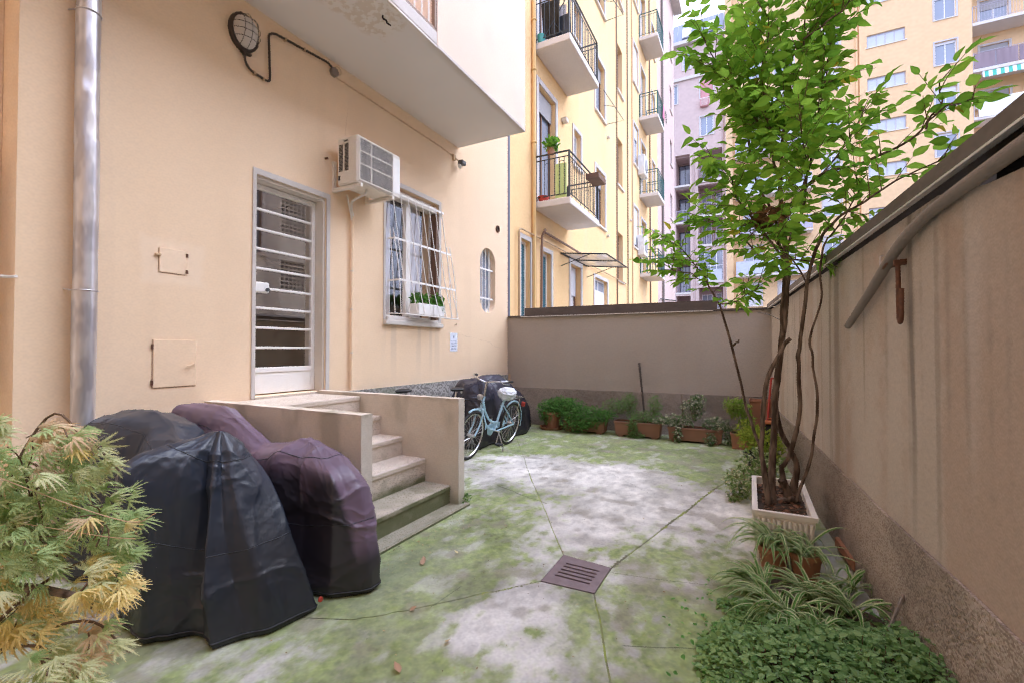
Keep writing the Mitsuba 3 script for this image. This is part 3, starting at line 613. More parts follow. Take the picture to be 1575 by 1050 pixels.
# ---- galvanised downpipe
PX, PY = XL + .085, 1.425
dpipe = thing('downpipe', 'large dented galvanised metal downpipe running down the peach wall', 'pipe')
segs = [(.0, 1.55), (1.55, 2.92), (2.92, 4.60), (4.60, 6.5)]
for i, (a, b) in enumerate([(0, 1.795), (1.795, 2.80), (2.80, 3.72), (3.72, 15.8)]):
    nz_ = max(8, int((b - a) / .03)); z = np.linspace(a, b + .05, nz_); th = np.arange(36) * 2 * PI / 36
    Z, TH = np.meshgrid(z, th, indexing='ij')
    r = (.066 - .0016 * (Z > b)) + .0012 * np.sin(Z * 5 + i)
    for (dz, dt, amp, sx, sz_) in ((3.25, -.35, -.010, .45, .07), (2.9, -.1, -.008, .5, .12), (2.35, -.2, -.006, .4, .08), (3.1, -.6, -.006, .3, .05), (2.05, .2, -.004, .6, .2)):
        r = r + amp * np.exp(-((TH - (dt % (2 * PI)) + PI) % (2 * PI) - PI) ** 2 / sx ** 2 - ((Z - dz) / sz_) ** 2)
    off = .002 * math.sin(i * 2.1)
    v = np.stack([PX + off + r * np.cos(TH), PY + off + r * np.sin(TH), Z], -1).reshape(-1, 3); n = 36
    f = [[p_ * n + j, p_ * n + (j + 1) % n, (p_ + 1) * n + (j + 1) % n, (p_ + 1) * n + j] for p_ in range(nz_ - 1) for j in range(n)]
    obj('pipe_section', (v, np.array(f)), R('galvanised'), dpipe, smooth=True)
for z in (1.80, 3.725):
    obj('clip', M().ring((PX, PY, z), (0, 0, 1), .070, .0035, 36, 6).tube([(XL, PY - .08, z + .01), (XL + .06, PY - .07, z)], .005, 6), R('galvanised'), dpipe)
# thin flat strip beside the pipe
obj('wall_strip', B(XL + .0005, XL + .008, 1.497, 1.512, .0, 15.8), R('blind_grey'), dpipe, smooth=False)

# ---- entrance stairs
st = thing('entrance_stairs', 'short flight of worn mossy stone steps between two low tan flank walls', 'stairs')
def flank(y0, y1, seed):
    m = trimesh.creation.box(bounds=[[XL + .018, y0, -.02], [-2.30, y1, .962]])
    m = m.subdivide_to_size(.05) if hasattr(m, 'subdivide_to_size') else m
    v = m.vertices.copy(); nn = meshkit.fbm(v * 7, 3, seed) - .5
    edge = (v[:, 0] > -2.302)
    v[:, 0] += np.where(v[:, 0] > -2.302, nn * .012, 0); v[:, 2] += np.where(v[:, 2] > .96, (meshkit.fbm(v * 11, 3, seed + 3) - .5) * .012, 0)
    return trimesh.Trimesh(v, m.faces, process=False)
obj('flank_wall', flank(2.245, 2.345, 1), R('flank'), st, smooth=40)
obj('flank_wall', flank(3.392, 3.482, 2), R('flank'), st, smooth=40, label='far flank wall, pale on its front edge')
zs_ = [0.0, .19, .40, .575, .755, .93]; xs_ = [-2.395, -2.67, -2.945, -3.22, -3.50]
for i in range(5):
    x1 = xs_[i]; x0 = XL + .018 if i == 4 else xs_[i + 1] - .03
    m = M().box(x0, x1 + .012, 2.346, 3.391, zs_[i + 1] - .045, zs_[i + 1], b=.008).box(x0, x1, 2.346, 3.391, zs_[i] - (.03 if i == 0 else .045), zs_[i + 1] - .0445)
    obj('landing' if i == 4 else 'step', m, R('step'), st, smooth=False)
obj('plinth', B(-2.42, -2.245, 2.20, 3.50, -.02, .028, b=.012), R('step'), st, smooth=False, label='low mossy plinth strip at the foot of the steps')
obj('landing', B(XL + .017, XL + .35, 2.60, 2.345 + 1.3, .905, .9395) if False else B(XL - .10, XL + .02, 2.70, 3.508, .90, .948), R('step'), st, smooth=False)

# ---- air conditioner
ac = thing('air_conditioner', 'white outdoor air conditioner on brackets above the entrance door', 'air conditioner')
ax0, ax1, ay0, ay1, az0, az1 = -4.03, -3.725, 3.555, 4.235, 3.20, 3.715
obj('casing', M().box(ax0, ax1, ay0, ay1, az0, az1, b=.014), R('ac_case'), ac, smooth=25)
obj('recess', B(ax1 + .0005, ax1 + .002, ay0 + .03, ay1 - .14, az0 + .035, az1 - .03), R('ac_recess'), ac, smooth=False)
g = M()
for y in np.linspace(ay0 + .035, ay1 - .145, 30): g.box(ax1 + .004, ax1 + .006, y - .0009, y + .0009, az0 + .035, az1 - .03)
for z in np.linspace(az0 + .035, az1 - .03, 20): g.box(ax1 + .0065, ax1 + .008, ay0 + .03, ay1 - .14, z - .0008, z + .0008)
obj('front_grille', g, R('ac_case'), ac, smooth=False, kind='stuff')
fr_ = M()
for z in (az0 + .03, az0 + .205, az0 + .345, az1 - .027): fr_.box(ax1 + .001, ax1 + .012, ay0 + .025, ay1 - .135, z - .006, z + .006)
for y in (ay0 + .026, ay0 + .20, ay1 - .138): fr_.box(ax1 + .001, ax1 + .0121, y - .006, y + .006, az0 + .03, az1 - .027)
obj('grille_frame', fr_, R('ac_case'), ac, smooth=False)
lv = M()
for xc in (ax0 + .06, ax0 + .145):
    for z in np.linspace(az0 + .15, az1 - .08, 20): lv.box(xc - .03, xc + .03, ay0 - .0015, ay0 + .0, z - .0055, z + .0055)
lv.box(ax0 + .10, ax0 + .17, ay0 - .0015, ay0, az1 - .05, az1 - .035).box(ax0 + .02, ax0 + .05, ay0 - .0015, ay0, az0 + .05, az0 + .10)
obj('side_vent', lv, R('dark_void'), ac, smooth=False, kind='stuff')
obj('side_cover', M().box(ax1 + .0005, ax1 + .004, ay1 - .128, ay1 - .01, az0 + .05, az1 - .05).box(ax1 + .004, ax1 + .005, ay1 - .128, ay1 - .01, az0 + .17, az0 + .173).box(ax1 + .004, ax1 + .005, ay1 - .128, ay1 - .01, az0 + .33, az0 + .333), R('white_clean'), ac, smooth=False)
for y in (ay0 + .03, ay1 - .16):
    obj('bracket', M().box(XL, ax1 + .02, y, y + .035, az0 - .045, az0 - .006).box(XL, XL + .03, y, y + .035, az0 - .045, az0 + .3), R('ac_case'), ac, smooth=False)
obj('pipe', M().tube(smooth_path([(ax0 + .2, ay0 + .24, az0 - .002), (ax0 + .17, ay0 + .24, az0 - .05), (XL + .06, ay0 + .27, az0 - .09), (XL + .03, ay0 + .29, az0 - .2), (XL + .028, ay0 + .293, az0 - .3)], 6), .014, 8).cyl((XL + .05, ay0 + .20, az0 - .03), (XL + .028, ay0 + .285, az0 - .28), .009, 6), R('pvc'), ac)
cd = thing('cable_duct', 'thin painted duct running down the wall from the air conditioner to the steps', 'pipe')
obj('duct', M().cyl((XL + .028, 3.853, .935), (XL + .028, 3.853, az0 - .22), .016, 10), R('peach'), cd)
obj('collar', M().cyl((XL + .028, 3.853, az0 - .25), (XL + .028, 3.853, az0 - .21), .022, 10), R('pvc'), cd)
for z in (1.35, 1.85, 2.3): obj('clip', M().cyl((XL + .028, 3.853, z), (XL + .028, 3.853, z + .02), .019, 10), R('old_white'), cd)
obj('wall_bolt', M().cyl((XL, 3.49, 3.50), (XL + .03, 3.50, 3.50), .012, 8), R('rust'), label='small rusty bolt in the wall beside the air conditioner', cat='bolt')

# ---- bulkhead lamp, conduit, junction box, cable, floodlight
lm = thing('bulkhead_lamp', 'oval caged bulkhead lamp high on the peach wall under the bay', 'lamp')
LC = np.array([XL, 2.555, 4.315])
def ell(n, a, b, x):
    t = np.linspace(0, 2 * PI, n + 1); return np.stack([t * 0 + LC[0] + x, LC[1] + a * np.cos(t) * 1, LC[2] + b * np.sin(t)], 1)
hp = M()
for k in range(8):
    pass
prof = [(.0, 1.0), (.035, 1.0), (.045, .96)]
v, f, n = [], [], 40; t = np.arange(n) * 2 * PI / n
for x, s_ in prof: v += [[LC[0] + x, LC[1] + .135 * s_ * math.cos(q), LC[2] + .175 * s_ * math.sin(q)] for q in t]
for i in range(2): f += [[i * n + j, i * n + (j + 1) % n, (i + 1) * n + (j + 1) % n, (i + 1) * n + j] for j in range(n)]
v.append([LC[0] + .045, LC[1], LC[2]]); f3 = [[2 * n + j, 2 * n + (j + 1) % n, len(v) - 1] for j in range(n)]
q_ = M().add(v, f); q_.f.append(np.array(f3))
obj('base', q_, R('iron_black'), lm, smooth=30)
gl = trimesh.creation.icosphere(3, 1.0); gl.apply_scale([.105, .112, .15]); gl.apply_translation(LC + [.035, 0, 0])
obj('globe', gl, R('lamp_glass'), lm, smooth=True)
for k, y in enumerate((-.06, 0, .06)):
    h_ = math.sqrt(1 - (y / .13) ** 2)
    t_ = np.linspace(-PI / 2, PI / 2, 16)
    obj('cage_wire', M().tube(np.stack([LC[0] + .04 + .115 * h_ * np.cos(t_), LC[1] + y + 0 * t_, LC[2] + .168 * h_ * np.sin(t_)], 1), .0028, 6), R('iron_black'), lm)
for z in (-.09, -.03, .03, .09):
    h_ = math.sqrt(1 - (z / .172) ** 2); t_ = np.linspace(-PI / 2, PI / 2, 16)
    obj('cage_wire', M().tube(np.stack([LC[0] + .04 + .117 * h_ * np.cos(t_), LC[1] + .13 * h_ * np.sin(t_), LC[2] + z + 0 * t_], 1), .0028, 6), R('iron_black'), lm)
obj('gland', M().cyl(LC + [.03, .0, -.205], LC + [.03, 0, -.17], .02, 10).box(LC[0] + .01, LC[0] + .05, LC[1] - .03, LC[1] + .06, LC[2] - .19, LC[2] - .178), R('iron_black'), lm)
cn = thing('conduit', 'black conduit pipe zigzagging on the wall from the caged lamp to the junction box', 'pipe')
cpts = [(XL + .03, 2.555, 4.11), (XL + .022, 2.575, 4.04), (XL + .02, 2.63, 4.00), (XL + .02, 2.82, 3.985), (XL + .02, 2.80, 4.455), (XL + .02, 2.86, 4.50), (XL + .02, 3.50, 4.57), (XL + .02, 3.56, 4.545)]
obj('tube', M().tube(roundpath(cpts, .05), .0105, 10), R('iron_black'), cn)
for (y, z, a) in ((2.66, 3.997, 1), (2.75, 3.99, 1), (2.98, 4.513, 1), (3.2, 4.538, 1)):
    obj('clip', M().box(XL + .0, XL + .034, y - .008, y + .008, z - .014, z + .014), R('cable_tan'), cn, smooth=False)
jb = thing('junction_box', 'round grey junction box at the end of the black conduit', 'box')
obj('box', M().cyl((XL, 3.585, 4.505), (XL + .045, 3.585, 4.505), .048, 20), R('pipe_grey'), jb)
obj('loop', M().ring((XL + .03, 3.635, 4.545), (1, 0, 0), .042, .005, 24, 6), R('cable_tan'), jb)
obj('wall_cable', M().tube(smooth_path([(XL + .012, 3.63, 4.47), (XL + .010, 4.2, 4.47), (XL + .012, 4.9, 4.462), (XL + .010, 5.5, 4.46), (XL + .012, 5.93, 4.44)], 6), .0055, 6), R('cable_tan'), label='thin tan cable along the top of the wall under the bay', cat='cable')
fl = thing('motion_sensor', 'small sensor lamp on the wall by the end of the tan cable', 'sensor')
obj('arm', M().tube([(XL, 5.95, 4.42), (XL + .05, 5.97, 4.40), (XL + .08, 5.98, 4.36)], .010, 8).box(XL, XL + .03, 5.91, 5.97, 4.38, 4.47), R('cable_tan'), fl)
obj('head', M().box(XL + .06, XL + .15, 5.97, 6.09, 4.315, 4.385, b=.012), R('sensor'), fl, smooth=False)
obj('lens', M().cyl((XL + .08, 5.985, 4.30), (XL + .12, 5.96, 4.26), .028, 12), R('white_clean'), fl)
vn = thing('wall_vent', 'small round vent pipe in the wall above the oval window', 'vent')
obj('ring', M().ring((XL + .012, 7.36, 3.62), (1, 0, 0), .052, .014, 24, 8), R('rust'), vn)
obj('hole', M().cyl((XL, 7.36, 3.62), (XL + .006, 7.36, 3.62), .045, 20), R('dark_void'), vn)
# notice
ns = thing('notice_sign', 'small white printed notice on the wall right of the barred window', 'sign')
obj('plate', B(XL + .0005, XL + .004, 5.86, 6.06, 1.37, 1.655), R('sign_face'), ns, smooth=False)
tx = M()
tx.ring((XL + .0045, 5.96, 1.595), (1, 0, 0), .022, .003, 16, 4).box(XL + .004, XL + .005, 5.956, 5.964, 1.575, 1.615)
for i, z in enumerate((1.525, 1.50, 1.475, 1.45, 1.42, 1.40)):
    y = 5.88
    rr = random.Random(i)
    while y < 6.03:
        w_ = rr.uniform(.012, .035); tx.box(XL + .004, XL + .005, y, min(y + w_, 6.04), z - .004, z + .004); y += w_ + .008
obj('lettering', tx, R('ink'), ns, smooth=False)
obj('wall_hook', M().tube([(XL, 5.98, 1.78), (XL + .03, 5.99, 1.775), (XL + .035, 6.0, 1.80)], .006, 6), R('rust'), label='tiny hook on the wall above the white notice', cat='hook')
# corner downpipe
c2 = thing('downpipe', 'narrow blue grey downpipe at the far corner of the peach wall', 'pipe')
obj('pipe_section', M().cyl((XL - .01, 7.81, 2.0), (XL - .01, 7.81, 15.8), .035, 12), R('pipe_blue'), c2)
# ================================================================ apartment houses: generic parts in a wall frame (x along, y out, z up)
def put(mtx, m): return M().tm(m.mesh() if isinstance(m, M) else m).xf(mtx)
def lwall(bld, mtx, u0, u1, z0, z1, holes, mat_, th=.3, name='wall'):
    P = sbox(u0, z0, u1, z1).difference(unary_union([sbox(*h) for h in holes])) if holes else sbox(u0, z0, u1, z1)
    m = extr(P, th); v = m.vertices
    obj(name, trimesh.Trimesh(np.stack([v[:, 0], -v[:, 2], v[:, 1]], 1), m.faces[:, ::-1], process=False).apply_transform(mtx), mat_, bld, smooth=False)
def window(bld, mtx, u0, u1, z0, z1, panes=2, frame_m='white_paint', rec=.10, blind=None, bmat='blind_grey', sill=True, surround=None, glass='far_glass', name='window', rows=1, label=None, fw=.055):
    f = M(); y0, y1 = -rec - .05, -rec
    f.box(u0, u1, y0, y1, z0, z0 + fw).box(u0, u1, y0, y1, z1 - fw, z1).box(u0, u0 + fw, y0, y1, z0 + fw, z1 - fw).box(u1 - fw, u1, y0, y1, z0 + fw, z1 - fw)
    W = (u1 - u0 - 2 * fw) / panes
    for i in range(1, panes): f.box(u0 + fw + W * i - fw * .5, u0 + fw + W * i + fw * .5, y0, y1 - .004, z0 + fw, z1 - fw)
    for j in range(1, rows): f.box(u0 + fw, u1 - fw, y0 + .004, y1 - .008, z0 + (z1 - z0) * j / rows - .02, z0 + (z1 - z0) * j / rows + .02)
    k = obj(name, put(mtx, f), R(frame_m), bld, smooth=False, label=label)
    for i in range(panes):
        a, b = u0 + fw + W * i + .002, u0 + fw + W * (i + 1) - .002
        obj('pane', put(mtx, M().box(a, b, y0 + .010, y0 + .018, z0 + fw + .001, z1 - fw - .001)), R(glass), k, smooth=False)
    if blind:
        obj('blind', put(mtx, M().box(u0 + .01, u1 - .01, y1 + .002, y1 + .02, z1 - (z1 - z0) * blind, z1 - .01)), R(bmat), k, smooth=False)
    if sill: obj('sill', put(mtx, M().box(u0 - .08, u1 + .08, -rec, .07, z0 - .06, z0 - .001)), R('sill'), k, smooth=False)
    if surround: obj('surround', put(mtx, M().box(u0 - surround, u0 - .002, -.01, .025, z0, z1 + surround).box(u1 + .002, u1 + surround, -.01, .025, z0, z1 + surround).box(u0 - .002, u1 + .002, -.01, .0249, z1 + .002, z1 + surround)), R('trim_stone'), k, smooth=False)
    return k
def balcony(bld, mtx, u0, u1, dep, z, th=.15, h=1.0, step=.115, rail='iron_dark', bars=True, panel=None, label=None, fancy=False):
    k = obj('balcony', put(mtx, M().box(u0, u1, .001, dep, z, z + th, b=.012)), R('balcony_slab'), bld, smooth=False, label=label)
    zt = z + th; r = M(); e = .035
    path = [(u0 + e, .02), (u0 + e, dep - e), (u1 - e, dep - e), (u1 - e, .02)]
    for (a, b) in zip(path, path[1:]):
        for hh, rr in ((h, .019), (h - .11, .011), (.09, .011)): r.cyl((a[0], a[1], zt + hh), (b[0], b[1], zt + hh), rr, 6)
    for q in path: r.box(q[0] - .018, q[0] + .018, q[1] - .018, q[1] + .018, zt, zt + h)
    obj('railing', put(mtx, r), R(rail), k, smooth=False)
    if bars:
        bm = []
        for si, (a, b) in enumerate(zip(path, path[1:])):
            L = math.dist(a, b); n = max(2, int(round(L / step)))
            for i in range(1, n):
                t = i / n; q = (a[0] + (b[0] - a[0]) * t, a[1] + (b[1] - a[1]) * t)
                m_ = M().cyl((q[0], q[1], zt + .09), (q[0], q[1], zt + h - .11), .0085, 5)
                if fancy and i % 3 == 1 and i < n - 1:
                    d = ((b[0] - a[0]) / n, (b[1] - a[1]) / n)
                    th_ = np.linspace(0, PI, 7); rr = math.hypot(*d) / 2
                    m_.tube([(q[0] + d[0] * (.5 - .5 * math.cos(x)), q[1] + d[1] * (.5 - .5 * math.cos(x)), zt + h - .24 + rr * math.sin(x)) for x in th_], .007, 4)
                bm.append(m_)
        if fancy:
            for m_ in bm: obj('baluster', put(mtx, m_), R(rail), k, smooth=False)
        else:
            obj('balusters', put(mtx, cat_(bm)), R(rail), k, smooth=False, kind='stuff')
    if panel:
        n = max(1, int((u1 - u0) / 1.2)); W = (u1 - u0 - 2 * e) / n
        for i in range(n): obj('panel', put(mtx, M().box(u0 + e + W * i + .01, u0 + e + W * (i + 1) - .01, dep - e + .02, dep - e + .03, zt + .06, zt + h - .02)), R(panel), k, smooth=False)
    return k

# ---------------------------------------------------------------- yellow apartment house beyond the back wall (facade at X = -4.2)
YB = thing('yellow_apartment_building', 'yellow apartment house beyond the back wall with iron railed balconies, left of the tree', 'building')
FX = frame([-4.2, 0, 0], (0, -1))                # local u = -Y
ops = []
def O(y0, y1, z0, z1): ops.append((-y1, z0, -y0, z1)); return (-y1, -y0, z0, z1)
near_doors = [O(9.34, 10.36, z + .15, z + 2.93) for z in (4.48, 8.0, 11.5)]
small = [O(11.66, 12.25, z, z + 1.0) for z in (6.38, 9.9)]
mids = [O(13.66, 14.66, z, z + 1.75) for z in (5.30, 8.83, 12.3)]
talls = [O(16.22, 17.05, z, z + 1.75) for z in (3.88, 7.33, 10.78, 14.2)]
fard = [O(20.35, 21.35, z + .15, z + 2.6) for z in (4.5, 7.94, 11.3, 14.8, 18.2)]
farw = [O(18.9, 19.75, z, z + 1.7) for z in (5.6, 9.05, 12.45, 15.9)]
farw2 = [O(22.9, 23.7, z, z + 1.5) for z in (5.7, 9.15, 12.55, 16.0)]
sh = [O(8.43, 8.90, 1.2, 3.70), O(9.53, 10.06, 1.2, 3.64)]
gd = O(11.40, 12.22, 1.0, 3.66); gw = O(13.5, 14.9, 1.9, 3.60)
lwall(YB, FX, -24.4, -7.80, -.3, 23.0, ops, R('yellow'))
for (a, b, z0, z1) in near_doors:
    window(YB, FX, a, b, z0, z1, 2, 'brown_wood', .14, None, sill=False, surround=.12, name='door')
    obj('roller_blind', put(FX, M().box(a + .01, b - .01, -.12, -.10, z1 - .5, z1 - .02)), R('blind_grey'), YB, smooth=False)
for (a, b, z0, z1) in small: window(YB, FX, a, b, z0, z1, 1, 'white_paint', .12, surround=.10)
for i, (a, b, z0, z1) in enumerate(mids): window(YB, FX, a, b, z0, z1, 2, 'brown_wood', .14, .25, surround=.12)
for (a, b, z0, z1) in talls: window(YB, FX, a, b, z0, z1, 2, 'brown_frame', .16, surround=None, rows=3)
for i, (a, b, z0, z1) in enumerate(fard): window(YB, FX, a, b, z0, z1, 2, 'white_paint', .14, (.15, .6, .3, .2, .4)[i], sill=False, surround=.10, name='door')
for i, (a, b, z0, z1) in enumerate(farw): window(YB, FX, a, b, z0, z1, 2, 'white_paint', .06, (.9, .3, .95, .4)[i], 'blind_light', surround=.09)
for (a, b, z0, z1) in farw2: window(YB, FX, a, b, z0, z1, 1, 'white_paint', .08, surround=.09)
for (a, b, z0, z1) in sh:
    k = window(YB, FX, a, b, z0, z1, 1, 'white_paint', .10, sill=False, surround=.10, glass='shutter_teal', label='window closed with a teal shutter')
    for z in np.arange(z0 + .07, z1 - .07, .055): obj('slat', put(FX, M().box(a + .057, b - .057, -.139, -.118, z, z + .04)), R('shutter_teal'), k, smooth=False)
a, b, z0, z1 = gd
k = window(YB, FX, a, b, z0, z1, 2, 'brown_wood', .16, .3, 'blind_light', sill=False, surround=.12, name='door', glass='curtain')
a, b, z0, z1 = gw
k = window(YB, FX, a, b, z0, z1, 2, 'white_paint', .10, surround=.10)
obj('curtain', put(FX, M().box(a + .06, b - .06, -.099, -.094, z0, z1 - .35)), R('curtain'), k, smooth=False)
for i, z in enumerate((4.48, 8.0, 11.5)):
    balcony(YB, FX, -11.2, -9.1, .85, z, fancy=i < 2, rail='iron_dark')
for i, z in enumerate((4.5, 7.94, 11.3, 14.8, 18.2)):
    balcony(YB, FX, -21.6, -20.0, .80, z, rail='iron_green', step=.12, label=None)
# pipes on the facade
for y, r_, m_ in ((9.0, .045, 'pipe_yellow'), (16.12, .022, 'brown_frame'), (17.75, .022, 'brown_frame'), (22.2, .03, 'brown_frame'), (18.55, .02, 'cable_tan')):
    obj('facade_pipe', M().cyl((-4.2 + r_ + .01, y, 0), (-4.2 + r_ + .01, y, 22.8), r_, 8), R(m_), YB)
for z in (5.9, 8.6, 7.5): obj('pipe_clip', M().ring((-4.145, 9.0, z), (0, 0, 1), .053, .012, 16, 6), R('pipe_yellow'), YB)
obj('gas_pipe', M().tube(roundpath([(-4.13, 8.25, 2.0), (-4.13, 8.25, 3.86), (-4.13, 9.2, 3.86), (-4.13, 17.6, 3.86), (-4.13, 17.6, 2.2)], .1), .018, 6), R('cable_tan'), YB)
obj('gas_pipe', M().tube(roundpath([(-4.10, 9.28, 2.0), (-4.08, 9.28, 3.92), (-4.0, 9.28, 4.05), (-4.12, 9.5, 4.05), (-4.12, 12.6, 4.02)], .06), .028, 8), R('brown_frame'), YB)
ar = obj('cornice', put(FX, M().box(-24.4, -7.8, .001, .25, 22.2, 22.5)), R('yellow_far'), YB, smooth=False)
for y, z in ((10.9, 7.2), (12.9, 5.2), (14.9, 5.15), (15.0, 8.5), (12.95, 9.2), (18.2, 6.5)):
    obj('vent', M().cyl((-4.2, y, z), (-4.12, y, z), .05, 10), R('old_white'), YB)
obj('wall_lamp', M().box(-4.19, -4.06, 10.75, 10.92, 7.15, 7.25), R('old_white'), YB, smooth=False)
# clothes-drying arms by the windows
for z in (8.75, 12.2):
    obj('drying_arm', M().tube([(-4.18, 14.5, z + 1.1), (-3.55, 14.6, z), (-4.18, 14.7, z + .05)], .012, 6).cyl((-4.18, 14.5, z + .6), (-3.85, 14.55, z + .5), .01, 5), R('iron_dark'), YB)
# glass canopy over the street door
gc = thing('glass_canopy', 'glass door canopy on iron brackets under the lowest yellow balcony', 'canopy')
cy0, cy1 = 10.7, 12.75; zi, zo, xo = 3.80, 3.67, -3.03
cf = M()
for y in (cy0, (cy0 + cy1) / 2, cy1): cf.tube([(-4.19, y, zi), (xo, y, zo)], .016, 6)
cf.cyl((-4.185, cy0, zi), (-4.185, cy1, zi), .02, 6).cyl((xo, cy0, zo), (xo, cy1, zo), .018, 6)
obj('frame', cf, R('iron_dark'), gc)
for y0_, y1_ in ((cy0 + .02, (cy0 + cy1) / 2 - .02), ((cy0 + cy1) / 2 + .02, cy1 - .02)):
    obj('pane', trimesh.Trimesh([[-4.17, y0_, zi + .012], [xo, y0_, zo + .012], [xo, y1_, zo + .012], [-4.17, y1_, zi + .012]], [[0, 1, 2], [0, 2, 3]], process=False), R('canopy_glass'), gc, smooth=False)
for y in (cy0, cy1): obj('bracket', M().cyl((-4.19, y, zi - .32), ((xo - 4.2) / 2 + .2, y, (zi + zo) / 2 - .02), .010, 6), R('iron_dark'), gc)
# things on the balconies
def leafy(c, r, n, size, seed, col=((.10, .26, .03), (.20, .40, .06))):
    g = np.random.default_rng(seed); m = M(); C = []
    for i in range(n):
        d = g.normal(size=3); d /= np.linalg.norm(d); q = np.asarray(c) + d * np.asarray(r) * g.uniform(.35, 1) ** .5
        a = g.normal(size=3); a /= np.linalg.norm(a); b = np.cross(a, d); b /= np.linalg.norm(b) + 1e-9; L = size * g.uniform(.7, 1.3)
        m.add([q, q + a * L * .5 + b * L * .3, q + a * L, q + a * L * .5 - b * L * .3], [[0, 1, 2], [0, 2, 3]])
        C += [np.array(col[0]) + (np.array(col[1]) - col[0]) * g.random()] * 4
    return m.mesh(), np.array(C)
pp = thing('potted_plant', 'small bushy potted plant on the rail of the lower near balcony', 'potted plant')
obj('pot', M().lathe([(.0, 0), (.07, 0), (.085, .14), (.07, .14), (.0, .12)], (-3.80, 9.12, 5.62)), R('terracotta'), pp)
m, C = leafy((-3.80, 9.12, 5.85), (.16, .16, .13), 220, .09, 3); obj('foliage', m, R('leaf'), pp, smooth=False, color=C)
obj('plastic_sheet', M().box(-3.72, -3.46, 9.16, 9.19, 4.66, 5.4, b=.008), R('green_plastic'), label='upright lime green panel standing on the lower near balcony', cat='panel')
rb = thing('washing_bowl', 'red bowl on the floor of the lower near balcony', 'bowl')
obj('bowl', M().lathe([(.0, .01), (.09, .01), (.13, .12), (.12, .12), (.085, .02), (0, .02)], (-4.03, 9.24, 4.635)), R('red'), rb)
bx_ = thing('rail_shelf', 'brown wooden shelf hung on the front rail of the lower near balcony', 'shelf')
obj('board', B(-3.36, -3.05, 10.15, 10.75, 5.35, 5.39), R('brown_wood'), bx_, smooth=False)
obj('side', M().box(-3.36, -3.05, 10.15, 10.17, 5.39, 5.46).box(-3.36, -3.05, 10.73, 10.75, 5.39, 5.46).box(-3.07, -3.05, 10.17, 10.73, 5.39, 5.46), R('brown_wood'), bx_, smooth=False)
dk = thing('drying_laundry', 'dark laundry hanging on a rack on the upper near balcony', 'laundry')
def sheet(o, u, w, h, nx=10, nz_=10, amp=.04, seed=0):
    U, Z = np.meshgrid(np.linspace(0, 1, nx), np.linspace(0, 1, nz_), indexing='ij'); o, u = np.array(o, float), np.array(u, float)
    nrm = np.array([-u[1], u[0], 0]); nn = (meshkit.noise(np.stack([U * 4, Z * 1.2, U * 0 + seed], -1)) - .5) * amp
    v = (o + U[..., None] * u * w + nrm * nn[..., None] - Z[..., None] * np.array([0, 0, h])).reshape(-1, 3)
    f = [[i * nz_ + j, (i + 1) * nz_ + j, (i + 1) * nz_ + j + 1, i * nz_ + j + 1] for i in range(nx - 1) for j in range(nz_ - 1)]
    return M().add(v, f)
obj('cloth', sheet((-4.05, 9.25, 9.05), (1, 0, 0), .42, .75, amp=.15), R('black_plastic'), dk, smooth=True)
obj('cloth', sheet((-3.98, 9.32, 8.75), (1, 0, 0), .55, .45, amp=.15, seed=3), R('bike_dark'), dk, smooth=True)
obj('cloth', sheet((-3.78, 9.35, 9.0), (1, 0, 0), .25, .5, amp=.08, seed=5), R('curtain'), dk, smooth=True)
obj('rack', M().tube([(-4.1, 9.22, 8.16), (-3.5, 9.3, 9.08)], .01, 6).tube([(-3.5, 9.22, 8.16), (-4.1, 9.3, 9.08)], .01, 6).cyl((-4.1, 9.28, 9.07), (-3.5, 9.28, 9.07), .008, 6), R('iron_dark'), dk)
obj('bucket', M().lathe([(0, .005), (.075, .005), (.095, .18), (.088, .18), (.07, .015), (0, .015)], (-4.05, 9.18, 8.152)), R('teal'), label='teal bucket on the floor of the upper near balcony', cat='bucket')
pk = thing('drying_laundry', 'pink and dark washing hung outside the far balcony railing', 'laundry')
obj('cloth', sheet((-3.36, 21.0, 12.3), (0, 1, 0), .5, .6, seed=7), R('pink_cloth'), pk, smooth=True)
obj('cloth', sheet((-3.33, 21.4, 12.2), (0, 1, 0), .4, .5, seed=8), R('black_plastic'), pk, smooth=True)
for i, (y, z, lb) in enumerate(((19.5, 5.35, 'lower white air conditioner on the yellow house wall by the far balconies'), (19.6, 8.8, 'upper white air conditioner on the yellow house wall by the far balconies'))):
    k = thing('air_conditioner', lb, 'air conditioner')
    obj('casing', B(-4.19, -3.9, y, y + .75, z, z + .85, b=.02), R('pvc'), k, smooth=False)
    obj('fan', M().ring((-3.895, y + .36, z + .42), (1, 0, 0), .26, .012, 20, 5).cyl((-3.897, y + .36, z + .42), (-3.894, y + .36, z + .42), .25, 20), R('blind_grey'), k)

# ---------------------------------------------------------------- mauve apartment house in the corner
MB_ = thing('mauve_apartment_building', 'mauve apartment house in the far corner with grey metal mansard roof and loggias', 'building')
MX = frame([-4.2, 0, 0], (0, -1)); MY = frame([0, 43.0, 0], (-1, 0))   # MY: local u = -X
lwall(MB_, MX, -30.4, -24.405, -.3, 22.8, [(-29.5, z, -28.7, z + 1.5) for z in (6., 9.3, 12.6, 15.9, 19.2)], R('mauve_pale'))
for z in (6., 9.3, 12.6, 15.9, 19.2): window(MB_, MX, -29.5, -28.7, z, z + 1.5, 1, 'white_paint', .1)
obj('cornice', put(MX, M().box(-30.6, -24.4, .001, .5, 22.8, 23.1)), R('old_white'), MB_, smooth=False)
obj('facade_pipe', M().cyl((-4.12, 25.6, 0), (-4.12, 25.6, 22.8), .06, 8), R('pipe_grey'), MB_)
obj('wall', B(-4.5, -4.21, 30.11, 30.4, -.3, 22.8), R('mauve'), MB_, smooth=False)
